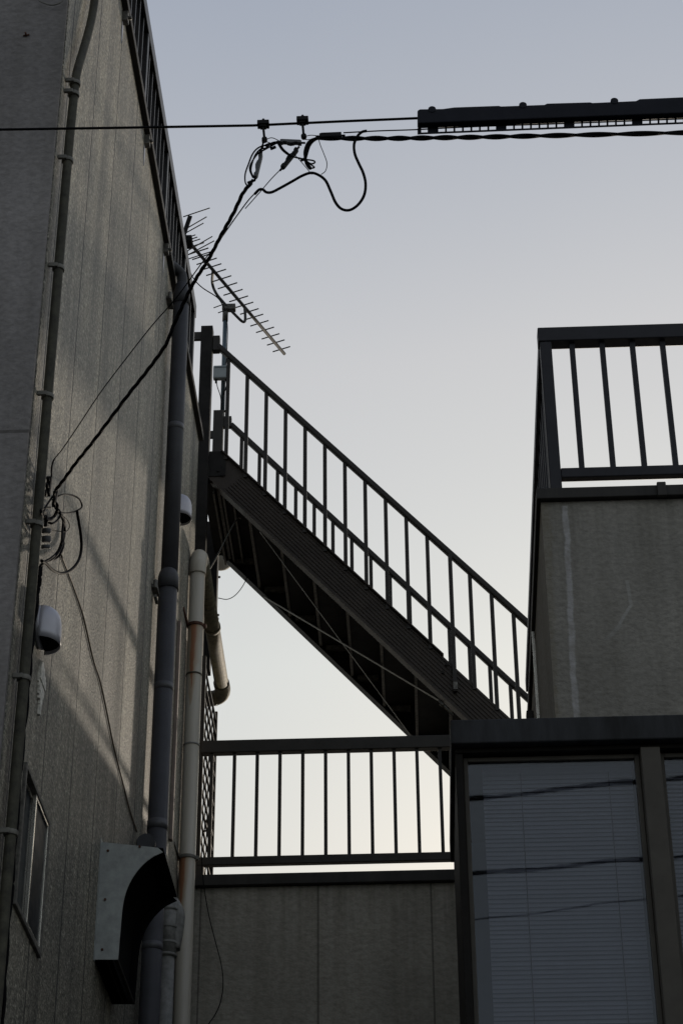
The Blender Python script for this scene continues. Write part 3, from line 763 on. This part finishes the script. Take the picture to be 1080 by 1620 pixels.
prism_z(bm, [skew(BX, BY+w_+.001), skew(BX+w_, BY+w_+.001), skew(BX+w_, 10.96), skew(BX, 10.96)], BZ+.001, BT)
obj('coping', bm, 'coping', RB, bevel=.004)
bm = B(); p0, p1 = P(1038, 768, Y=BY-.04), P(1054, 785, Y=BY-.04); box(bm, p0.x, p1.x, BY-.05, BY-.031, p1.z, BT+.003); obj('coping_joint_cover', bm, 'rail', RB, bevel=.003)
bm = B()
for ya, za in ((9.3, BZ-.14), (9.5, BZ-.3)):
    x_, y_ = skew(BX+e, ya); box(bm, x_-.035, x_-.001, y_-.03, y_+.03, za-.05, za+.05); obj('side_bracket', bm, 'coping', RB, bevel=.003); bm = B()

bm = B(); x_, y_ = skew(BX+e, 8.6); x2, y2 = skew(BX+e, 10.6)
beam(bm, (x_-.012, y_, 4.3), (x_-.012, y_, BZ-.02), .012, .012); obj('side_cable', bm, 'alu', RB)

RL = thing('balcony_railing', 'blue black railing round the roof of the right hand stucco building', 'railing', (BX, BY, BT))
ry = BY+.03
za0, za1 = P(960, 522, Y=ry).z, P(960, 545, Y=ry).z
zb0, zb1 = P(960, 742, Y=ry).z, P(960, 757, Y=ry).z
x0r = P(849, 526, Y=ry).x
xc0, xc1 = P(854, 560, Y=ry).x, P(872, 560, Y=ry).x
bm = B(); box(bm, x0r, 6, ry-.035, ry+.035, za1+.006, za0); obj('top_rail', bm, 'brail', RL, bevel=.004)
bm = B(); box(bm, xc1+.001, 6, ry-.02, ry+.02, zb1, zb0); obj('bottom_rail', bm, 'brail', RL, bevel=.004)
bm = B(); box(bm, xc0, xc1+.0, ry-.03, ry+.03, BT, za1+.006); obj('corner_post', bm, 'brail', RL, bevel=.004)
b0 = P(905, 560, Y=ry).x; sb = (P(1048, 555, Y=ry).x-b0)/3
for i in range(30):
    x = b0+sb*i
    if x > 5: break
    bm = B(); box(bm, x-.0115, x+.0115, ry-.012, ry+.012, zb0, za1+.006); obj('baluster', bm, 'brail', RL)
def side(y): return x0r+.005+kx*(y-BY)
bm = B(); prism_z(bm, [(side(ry+.036), ry+.036), (side(ry+.036)+.05, ry+.036), (side(10.9)+.05, 10.9), (side(10.9), 10.9)], za1+.006, za0-.002); obj('side_top_rail', bm, 'brail', RL)
bm = B(); prism_z(bm, [(side(ry+.03)+.01, ry+.031), (side(ry+.03)+.045, ry+.031), (side(10.9)+.045, 10.9), (side(10.9)+.01, 10.9)], zb1, zb0); obj('side_bottom_rail', bm, 'brail', RL)
y = ry+.16; k = 1
while y < 10.9:
    w = .024 if k % 8 == 0 else .010
    bm = B(); box(bm, side(y)+.016, side(y)+.038, y-w, y+w, BT if k % 8 == 0 else zb0, za1+.006); obj('side_baluster', bm, 'brail', RL); y += .136; k += 1

# ------------------------------------------------------------------ window bay
WYb = 6.5
w6 = lambda x, y_, Y=WYb: P(x, y_, Y=Y)
WB = thing('window_bay', 'dark framed window bay with stained metal cap at the bottom right', 'building', (1.5, 7, 0))
cx0 = w6(712, 1150, WYb-.05).x; cz0, cz1 = w6(900, 1134, WYb-.05).z, w6(900, 1172, WYb-.05).z
bm = B(); box(bm, cx0, 6, WYb-.05, 7.49, cz1, cz0); obj('cap', bm, 'fascia', WB, bevel=.005)
gL, gR = w6(750, 1300), w6(1006, 1230)
xL = w6(719, 1400).x; jw = w6(740, 1400).x
zt2 = w6(880, 1190).z
bm = B(); box(bm, cx0+.014, 6, WYb-.012, WYb+.1, zt2, cz1-.001); obj('lintel', bm, 'frame', WB, bevel=.003)
bm = B(); box(bm, cx0+.014, jw, WYb-.01, WYb+.12, 0, zt2-.001); box(bm, cx0+.014, cx0+.06, WYb+.121, 7.49, 0, cz1-.001); obj('corner_jamb', bm, 'frame', WB, bevel=.003)
mx0, mx1 = w6(1012, 1200).x, w6(1043, 1200).x
bm = B(); box(bm, mx0, mx1, WYb-.03, WYb+.1, 2.9, zt2-.001); obj('mullion', bm, 'mull', WB, bevel=.004)
bm = B(); box(bm, jw, 6, WYb+.0, WYb+.1, 2.8, 2.9); box(bm, jw, 6, WYb+.0, WYb+.1, 0, 2.8); obj('sill_wall', bm, 'bwall', WB)
bm = B(); box(bm, xL+.05, 6, 7.3, 7.35, 2.0, cz1-.002); box(bm, xL+.05, 6, WYb+.12, 7.3, 2.8, 2.85); obj('room_back', bm, 'room', WB)
def bay_window(xa, xb):
    f = B(); yy0, yy1 = WYb+.022, WYb+.052; q = .016; z0, z1 = 2.90, zt2-.002
    box(f, xa, xa+q, yy0, yy1, z0, z1); box(f, xb-q, xb, yy0, yy1, z0, z1)
    box(f, xa+q, xb-q, yy0, yy1, z1-q, z1); box(f, xa+q, xb-q, yy0, yy1, z0, z0+q)
    o = obj('window', f, 'mull', WB, bevel=.002)
    g = B(); box(g, xa+q, xb-q, yy0+.012, yy0+.016, z0+q, z1-q); obj('pane', g, 'glass', o)
bay_window(jw+.001, mx0-.001); bay_window(mx1+.001, mx1+.75)
bm = B(); box(bm, mx1+.752, mx1+.83, WYb-.03, WYb+.1, 2.9, zt2-.001); obj('mullion', bm, 'mull', WB)
bay_window(mx1+.832, 2.6)
def blind(xa, xb, label, cords, tilt):
    yb = WYb+.115; T = thing('window_blind', label, 'blind', ((xa+xb)/2, yb, zt2-.02), 'venetian blinds behind the bay glass')
    bm = B(); box(bm, xa, xb, yb-.012, yb+.012, zt2-.028, zt2-.006); obj('headrail', bm, 'blind', T)
    bm = B(); z = zt2-.040; ds = .0155
    while z > 2.95:
        hw = .0095; tl = R_(tilt+random.gauss(0, 3.0)); s_ = math.sin(tl)*hw; c_ = math.cos(tl)*hw
        rows = []
        for k in range(4):
            t_ = -1+2*k/3; bow = .0012*(1-t_*t_)
            rows.append((yb+t_*c_-bow*.5, z+t_*s_+bow))
        va = [bm.verts.new((xa, *r)) for r in rows]; dzb = random.gauss(0, .0007); vb = [bm.verts.new((xb, r_[0], r_[1]+dzb)) for r_ in rows]
        for k in range(3): bm.faces.new((va[k], vb[k], vb[k+1], va[k+1])).smooth = True
        z -= ds
    obj('slats', bm, 'blind', T)
    for px in cords:
        bm = B(); tube(bm, [(px, yb-.0115, 2.95), (px, yb-.0115, zt2-.03)], .0016, 5); obj('ladder_cord', bm, 'mull', T)
bxa = P(766, 1300, Y=WYb+.115).x
cr = [P(823, 1230, Y=WYb+.1).x, P(962, 1230, Y=WYb+.1).x]
blind(bxa, mx0-.02, 'venetian blind filling the wide window left of the bronze mullion', cr, 62)
blind(mx1+.022, mx1+.73, 'venetian blind cut off by the right edge, right of the bronze mullion', [mx1+.15, mx1+.6], 50)

# ------------------------------------------------------------------ overhead cables
CY = 5.0
c5 = lambda x, y_, Y=CY: P(x, y_, Y=Y)
def line(ptsl, Y=CY, k=8): return smooth([c5(*q, Y) for q in ptsl], k)
bm = B(); ends = [c5(-900, 212), c5(0, 205), c5(200, 202), c5(400, 198.5), c5(540, 192), c5(660, 187), c5(900, 180), c5(1080, 172), c5(2200, 120)]
tube(bm, ends, .0042, 8)
single('messenger_wire', bm, 'cable', 'thin straight black overhead wire crossing the whole street', 'overhead wire')
bm = B(); tube(bm, line([(543, 210), (600, 207), (660, 205), (760, 200), (1080, 188), (2200, 140)]), .0022, 6)
single('support_wire', bm, 'cable', 'thinner black wire running from the black splice box into the slotted guard', 'overhead wire')
bm = B(); tw = [c5(483, 252), c5(485, 236), c5(491, 225), c5(505, 218.5), c5(540, 219), c5(620, 219), c5(760, 217), c5(900, 214), c5(1080, 210), c5(1600, 195), c5(2200, 172)]
tws = smooth(tw[:5], 6)[:-1]+tw[4:]
twist(bm, tws, .0050, .0040, .17, 2)
single('twisted_cable', bm, 'cable', 'twisted pair of thick black cables slung below the slotted guard', 'cable')
# slotted guard
GD = thing('slotted_cable_guard', 'long navy slotted plastic guard clipped over the overhead wires at the right', 'cable guard', c5(870, 200))
topl = [(660, 183), (664, 181), (700, 180.5), (718, 178), (788, 175.5), (792, 176.5), (860, 174), (864, 172), (932, 170), (936, 171), (1004, 168), (1010, 165), (1078, 162), (1084, 164), (1400, 148), (1700, 134)]
mid = lambda x: 203.5-(x-660)*.0385
low = lambda x: 212.5-(x-660)*.040
gm = [q for q in topl]
pts = [(c5(x, y_).x, c5(x, y_).z) for x, y_ in gm] + [(c5(x, mid(x)).x, c5(x, mid(x)).z) for x in (1700, 1400, 1080, 870, 660)]
bm = B(); prism_y(bm, pts, CY-.026, CY+.0015); obj('cover', bm, 'guard', GD, bevel=.004)
bm = B(); x = 660
def quad_strip(xa, xb, ya_, yb_):
    prism_y(bm, [(c5(xa, ya_(xa)).x, c5(xa, ya_(xa)).z), (c5(xb, ya_(xb)).x, c5(xb, ya_(xb)).z), (c5(xb, yb_(xb)).x, c5(xb, yb_(xb)).z), (c5(xa, yb_(xa)).x, c5(xa, yb_(xa)).z)], CY-.0015, CY+.0015)
bot0 = lambda x: low(x)-2.2
prev = 660
holes = []
for g0 in [666]: holes.append((g0, g0+10))
g = 693
while g < 1690:
    for j in range(7): holes.append((g+13.4*j, g+13.4*j+10.4))
    g += 107.5
quad_strip(660, 1700, bot0, low)
for a_, b_ in holes:
    quad_strip(prev, a_, lambda x: mid(x)-.3, lambda x: bot0(x)+.1); prev = b_
quad_strip(prev, 1700, lambda x: mid(x)-.3, lambda x: bot0(x)+.1)
obj('slotted_skirt', bm, 'guard', GD)
for px in (683, 826, 970, 1113):
    yy = 180.5-(px-683)*.046
    bm = B(); c = c5(px, yy); tube(bm, [c+V((0, -.028, -.004)), c+V((0, .003, -.004))], .0125, 14); obj('clip', bm, 'guard', GD)
# two hanging clamps
def hang_clamp(px, py, yb_, label, t1):
    T = thing('wire_clamp', label, 'clamp', c5(px, py), 'hanging clamps on the overhead wire')
    c = c5(px, py)
    bm = B(); box(bm, c.x-.019, c.x+.019, CY-.014, CY+.014, c.z-.007, c.z+.009); box(bm, c.x-.010, c.x+.010, CY-.010, CY+.010, c.z-.014, c.z-.0071)
    tube(bm, [c+V((0, 0, .009)), c+V((0, 0, .017))], .009, 6); tube(bm, [c+V((0, 0, .016)), c+V((0, 0, .024))], .0045, 8); obj('clamp_body', bm, 'closured', T, bevel=.003)
    e = c5(px+t1, yb_); bm = B(); beam(bm, c+V((0, 0, -.012)), e, .008, .010, (0, 1, 0)); tube(bm, [e+V((0, -.008, .0)), e+V((0, .008, .0))], .009, 10); obj('hanger', bm, 'closured', T, bevel=.002)
hang_clamp(416.5, 197, 221, 'left one of two clamps hanging from the overhead wire', 2)
hang_clamp(478.5, 191, 216, 'right one of two clamps hanging from the overhead wire', 2)
# splice closures
def closure(a, b, w, mat, label, bumps=True):
    pa, pb = c5(*a), c5(*b); d = (pb-pa).normalized(); s_ = V((d.z, 0, -d.x))
    T = thing('splice_box', label, 'splice box', (pa+pb)/2, 'small splice boxes on the overhead cables')
    L_ = (pb-pa).length
    prof = [(0, -1), (.12, -1), (.16, -.55), (.30, -.55), (.36, -1.0), (.5, -1.35), (.64, -1.0), (.70, -.55), (.82, -.55), (.86, -1), (1, -.9), (1, .5), (.92, .95), (.1, .95), (0, .8)]
    if not bumps: prof = [(0, -.7), (.08, -1), (.5, -1), (.55, -.8), (.92, -1), (1, -1), (1, 1), (.1, 1), (0, .7)]
    bm = B(); va = [bm.verts.new(pa+d*(L_*t)+s_*(-q*w/2)+V((0, -.009, 0))) for t, q in prof]
    vb = [bm.verts.new(pa+d*(L_*t)+s_*(-q*w/2)+V((0, .009, 0))) for t, q in prof]
    bm.faces.new(va); bm.faces.new(vb[::-1]); n = len(prof)
    for i in range(n): bm.faces.new((va[i], vb[i], vb[(i+1) % n], va[(i+1) % n]))
    obj('case', bm, mat, T, bevel=.0015)
    bm = B(); tube(bm, [pa-d*.012, pa+d*.006], .0035, 6); tube(bm, [pb-d*.006, pb+d*.012], .0035, 6); obj('nipple', bm, 'closured', T)
closure((443, 224.5), (477, 226), .013, 'closure', 'light grey splice box lying level below the right wire clamp')
closure((413, 244), (404, 281), .013, 'closure', 'grey splice box hanging upright under the left wire clamp')
closure((470, 236), (446, 266), .013, 'closured', 'black splice box slanting down between the two wire clamps')
closure((505, 216), (540, 214.5), .018, 'closured', 'black splice box lying on the start of the twisted cable', False)
# loop of thick cable
bm = B(); lp = [(580, 207), (572, 209), (565, 216), (560, 228), (561, 243), (567, 258), (574, 273), (578, 290), (576, 308), (567, 323), (554, 332), (541, 331), (531, 321), (523, 303), (515, 286), (504, 277), (492, 273.5), (478, 278), (462, 287), (444, 297), (430, 304), (421, 304), (416, 300), (410, 300), (403, 307)]
tube(bm, line(lp, CY, 7), .0046, 10)
single('looped_cable', bm, 'cable', 'thick black cable hanging in a big S-shaped loop under the splice boxes', 'cable')
TW = []
for q in (((503, 214), (506, 228), (512, 243), (517, 258), (515, 270), (508, 276)),
          ((478, 218), (490, 214), (504, 215)), ((479, 219), (488, 221), (503, 216)), ((418, 222), (430, 218), (444, 224)), ((418, 223), (432, 227), (443, 225)),
          ((462, 240), (478, 258), (493, 276))):
    bm = B(); tube(bm, line(q, CY-.01, 6), .0014, 5); TW.append(bm)
TWT = thing('tie_wires', 'hair-thin tie wires joining the clamps and splice boxes', 'wire', c5(460, 240))
for b_ in TW: obj('tie_wire', b_, 'cable', TWT)
bm = B()
for q in (((443, 224), (430, 226), (421, 234), (412, 236), (404, 245), (399, 258), (397, 270), (401, 280), (404, 283)),
          ((443, 226), (425, 229), (410, 233), (400, 243), (393, 260), (388, 275), (388, 288), (392, 295)),
          ((440, 225), (420, 236), (408, 243), (398, 257), (395, 268), (400, 281)),
          ((418, 224), (414, 232), (413, 240)), ((415, 222), (416, 232), (411, 240)),
          ((442, 227), (448, 236), (456, 243), (464, 248), (482, 252), (495, 254), (498, 257), (492, 259), (481, 254)),
          ((440, 228), (447, 238), (460, 247), (480, 252), (494, 262), (497, 265), (490, 265), (482, 253)),
          ((483, 250), (487, 258), (492, 266), (489, 267), (484, 260), (482, 252), (481, 240), (486, 226), (492, 222)),
          ((392, 296), (397, 288), (403, 286), (398, 284))):
    tube(bm, line(q, CY-.015+random.uniform(-.01, .01), 6), .0026, 6)
for q in ((424, 229), (432, 234), (480, 252), (396, 288)):
    c = c5(*q, CY-.015); tube(bm, [c-V((.008, 0, .004)), c+V((.008, 0, .004))], .005, 6)
single('cable_tails', bm, 'cable', 'tangle of thin black cable tails around the hanging splice boxes', 'cable tails')

# service drop down to the wall
def dropY(px, py, f): return CY+(6.53-CY)*f
anch = P(88, 775, X=XW+.04)
st_ = c5(399, 288)
N_ = 14; dr = []
scr = [(397, 290), (384, 306), (370, 336), (350, 372), (330, 410), (305, 450), (276, 512), (262, 546), (232, 588), (205, 622), (175, 662), (148, 698), (120, 733), (102, 758), (88, 776)]
for i, q in enumerate(scr):
    f = (scr[0][0]-q[0])/(scr[0][0]-scr[-1][0])
    dr.append(P(*q, Y=CY+(anch.y-CY)*f))
DRP = thing('service_drop_cable', 'twisted black service cable slanting down from the wires to the pebbled wall', 'cable', anch)
bm = B(); twist(bm, smooth(dr, 4), .0036, .0033, .14, 3, .012); obj('strands', bm, 'cable', DRP)
scr = [(404, 305), (392, 318), (370, 348), (344, 385), (318, 418), (280, 470), (240, 516), (200, 567), (160, 620), (120, 680), (98, 712), (86, 727), (82, 742), (82, 760)]
dr2 = []
for q in scr:
    f = (scr[0][0]-q[0])/(scr[0][0]-82); dr2.append(P(*q, Y=CY+(anch.y-CY)*f))
bm = B(); sm2 = smooth(dr2, 5); tube(bm, sm2, [.0022 if i < len(sm2)*.82 else .0034 for i in range(len(sm2))], 6)
single('thin_drop_wire', bm, 'cable', 'thin single wire slanting down beside the twisted service cable', 'wire')
bm = B(); tube(bm, line([(448, 264), (430, 282), (412, 303), (404, 312), (388, 330)], CY, 5), .0016, 5)
single('stay_wire', bm, 'cable', 'short thin stay wire from the slanting black splice box to the drop wire', 'wire')

# bundle of wires at the wall
WXb = XW+.04
w_ = lambda x, y_, dx=0: P(x, y_, X=WXb+dx)
CB = thing('wire_bundle', 'black tangle of cables and connectors tied beside the corner conduit', 'cable bundle', w_(80, 800))
loops = [((88, 776), (86, 790), (88, 803), (95, 812), (102, 822), (103, 835), (100, 850), (101, 862), (96, 876), (88, 884), (76, 888), (66, 893)),
         ((86, 778), (87, 795), (92, 808), (100, 820), (99, 840), (98, 856), (92, 872), (82, 882), (68, 890)),
         ((90, 806), (98, 818), (103, 840), (97, 866), (84, 884), (70, 890)),
         ((84, 785), (74, 800), (68, 812), (74, 820), (84, 818), (90, 808)),
         ((84, 790), (92, 800), (90, 812), (82, 822), (74, 824)),
         ((88, 800), (96, 812), (92, 822), (84, 828), (76, 826)),
         ((80, 803), (70, 804), (65, 808), (68, 818)),
         ((70, 806), (64, 815), (66, 826), (72, 832))]
bm = B()
for l in loops: tube(bm, smooth([w_(*q, random.uniform(-.01, .015)) for q in l], 6), .0045, 6)
obj('cable_loops', bm, 'cable', CB)
bm = B(); tube(bm, smooth([w_(*q) for q in ((88, 804), (98, 811), (112, 811), (124, 807), (130, 801), (126, 790), (116, 784), (102, 782), (92, 785))], 6), .0034, 6)
tube(bm, smooth([w_(*q, .01) for q in ((122, 808), (124, 820), (128, 845), (129, 868), (124, 888), (112, 902), (98, 907), (84, 902), (74, 892), (66, 887))], 6), .0058, 8)
tube(bm, smooth([w_(*q) for q in ((76, 838), (90, 840), (104, 841), (110, 834), (108, 824), (102, 818))], 6), .0018, 5)
obj('big_loop', bm, 'cable', CB)
bm = B()
for (a, b2, r) in (((79, 756), (76, 783), .017), ((90, 778), (85, 800), .013), ((73, 815), (73, 833), .012)):
    bm = B(); beam(bm, w_(*a), w_(*b2), r*1.3, r, (1, 0, 0)); obj('connector', bm, 'closured', CB, bevel=.002)
for q in ((77, 760), (75, 770), (72, 781)): 
    bm = B(); c = w_(*q); tube(bm, [c-V((0, .02, 0)), c+V((0, .012, 0))], .007, 6); obj('terminal_nut', bm, 'closured', CB, bevel=.002)
for q0_, q1_ in (((74, 836), (74, 844)), ((74, 848), (74, 858)), ((73, 862), (73, 868))):
    bm = B(); tube(bm, [w_(*q0_), w_(*q1_)], .017, 10); obj('insulator', bm, 'closure', CB, bevel=.003)
bm = B(); dn = [(68, 890), (62, 897), (60, 910), (58, 935), (54, 965), (50, 1000), (46, 1040), (42, 1085), (38, 1130), (32, 1190), (27, 1250), (22, 1320), (16, 1400), (9, 1480), (4, 1560), (0, 1640)]
yv = w_(60, 905).y
twp = [w_(q[0]+3, q[1]) for q in dn]
twist(bm, smooth(twp, 4), .0055, .0045, .3, 2, .02); obj('down_cable', bm, 'cable', CB)

# slanting brown wire across the wall, partly standing in for a wire's shadow
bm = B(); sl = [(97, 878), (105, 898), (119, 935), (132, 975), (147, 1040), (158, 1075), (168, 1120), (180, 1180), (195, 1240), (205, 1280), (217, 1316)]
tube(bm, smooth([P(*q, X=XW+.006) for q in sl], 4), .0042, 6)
single('slanting_shadow_wire', bm, m_plain('brown_wire', (.12, .085, .05), .6, 0, .4, 40), 'thin brown wire along a slanting shadow line on the pebbled wall', 'wire')
# dangling wire at lower middle
bm = B(); dl = [(319, 1330), (320, 1372), (324, 1410), (331, 1450), (341, 1490), (350, 1525), (353, 1555), (349, 1585), (340, 1606), (329, 1622), (322, 1640)]
tube(bm, smooth([P(*q, Y=10.93) for q in dl], 5), .0030, 6)
single('dangling_wire', bm, 'cable', 'thin black wire dangling in front of the beige terrace wall', 'wire')
# small low-voltage line across the street behind the viewer; the bay glass mirrors it
for (p0, p1, r, lb) in (((750, 1262), (1003, 1236), .020, 'upper thick street cable mirrored in the bay window glass'), ((750, 1382), (1003, 1360), .020, 'lower thick street cable mirrored in the bay window glass'), ((750, 1455), (1003, 1424), .006, 'thin street cable mirrored lowest in the bay window glass')):
    ya = -3.0; my = 2*(WYb+.036)-ya
    a, e = P(*p0, Y=my), P(*p1, Y=my); k_ = (e.z-a.z)/(e.x-a.x)
    bm = B(); pts = []
    for i in range(61):
        x = -9+18*i/60; pts.append((x, ya, a.z+k_*(x-a.x)-.02*(x-.8)**2*.25+.006*math.sin(x*5)))
    (twist(bm, pts, r*.62, r*.45, 1.1, 2, .08) if r > .01 else tube(bm, pts, r, 6))
    single('street_cable', bm, 'cable', lb, 'cable', 'street cables mirrored in the window')

# ------------------------------------------------------------------ light
SUN_EL, SUN_AZ = 12.0, 12.0        # azimuth measured from +Y towards +X
w = bpy.data.worlds.new('World'); S.world = w; w.use_nodes = True
nt = w.node_tree; bg = nt.nodes['Background']
sky = nt.nodes.new('ShaderNodeTexSky'); sky.sky_type = 'NISHITA'; sky.sun_disc = False
sky.sun_elevation = R_(SUN_EL); sky.sun_rotation = R_(SUN_AZ)
sky.air_density = 1.0; sky.dust_density = 1.5; sky.ozone_density = 1.0; sky.altitude = 20
# thin high haze over the clear-sky model: brighter and whiter low down, bluer overhead
tc = nt.nodes.new('ShaderNodeTexCoord'); sx = nt.nodes.new('ShaderNodeSeparateXYZ'); nt.links.new(tc.outputs['Generated'], sx.inputs[0])
wz = math_(nt, 'ADD', sx.outputs[2], math_(nt, 'MULTIPLY', math_(nt, 'SUBTRACT', noise_fac(nt, tc.outputs['Generated'], 2.2, 3, .5), .5), .10))
hz_ = ramp(nt, wz, [(.0, (.36, .36, .36)), (.36, (.36, .375, .365)), (.47, (.455, .475, .455)), (.60, (.44, .435, .43)), (.74, (.285, .305, .35)), (1.0, (.20, .22, .28))])
sc_ = nt.nodes.new('ShaderNodeVectorMath'); sc_.operation = 'SCALE'; nt.links.new(sky.outputs[0], sc_.inputs[0]); sc_.inputs[3].default_value = .45
s2_ = nt.nodes.new('ShaderNodeVectorMath'); s2_.operation = 'SCALE'; nt.links.new(hz_, s2_.inputs[0]); s2_.inputs[3].default_value = 10
ad_ = nt.nodes.new('ShaderNodeVectorMath'); ad_.operation = 'ADD'; nt.links.new(sc_.outputs[0], ad_.inputs[0]); nt.links.new(s2_.outputs[0], ad_.inputs[1])
nt.links.new(ad_.outputs[0], bg.inputs[0]); bg.inputs[1].default_value = .1
sd = bpy.data.lights.new('sun', 'SUN'); sd.energy = 2.5; sd.angle = R_(1.6); sd.color = (1, .88, .73)
so = bpy.data.objects.new('sun', sd); COL.objects.link(so)
dirv = V((math.sin(R_(SUN_AZ))*math.cos(R_(SUN_EL)), math.cos(R_(SUN_AZ))*math.cos(R_(SUN_EL)), math.sin(R_(SUN_EL))))
so.rotation_euler = dirv.to_track_quat('Z', 'Y').to_euler()
so.location = dirv*50
S.view_settings.view_transform = 'Standard'; S.view_settings.look = 'None'
S.view_settings.exposure = 0; S.view_settings.gamma = 1
S.cycles.max_bounces = 8; S.cycles.transparent_max_bounces = 12
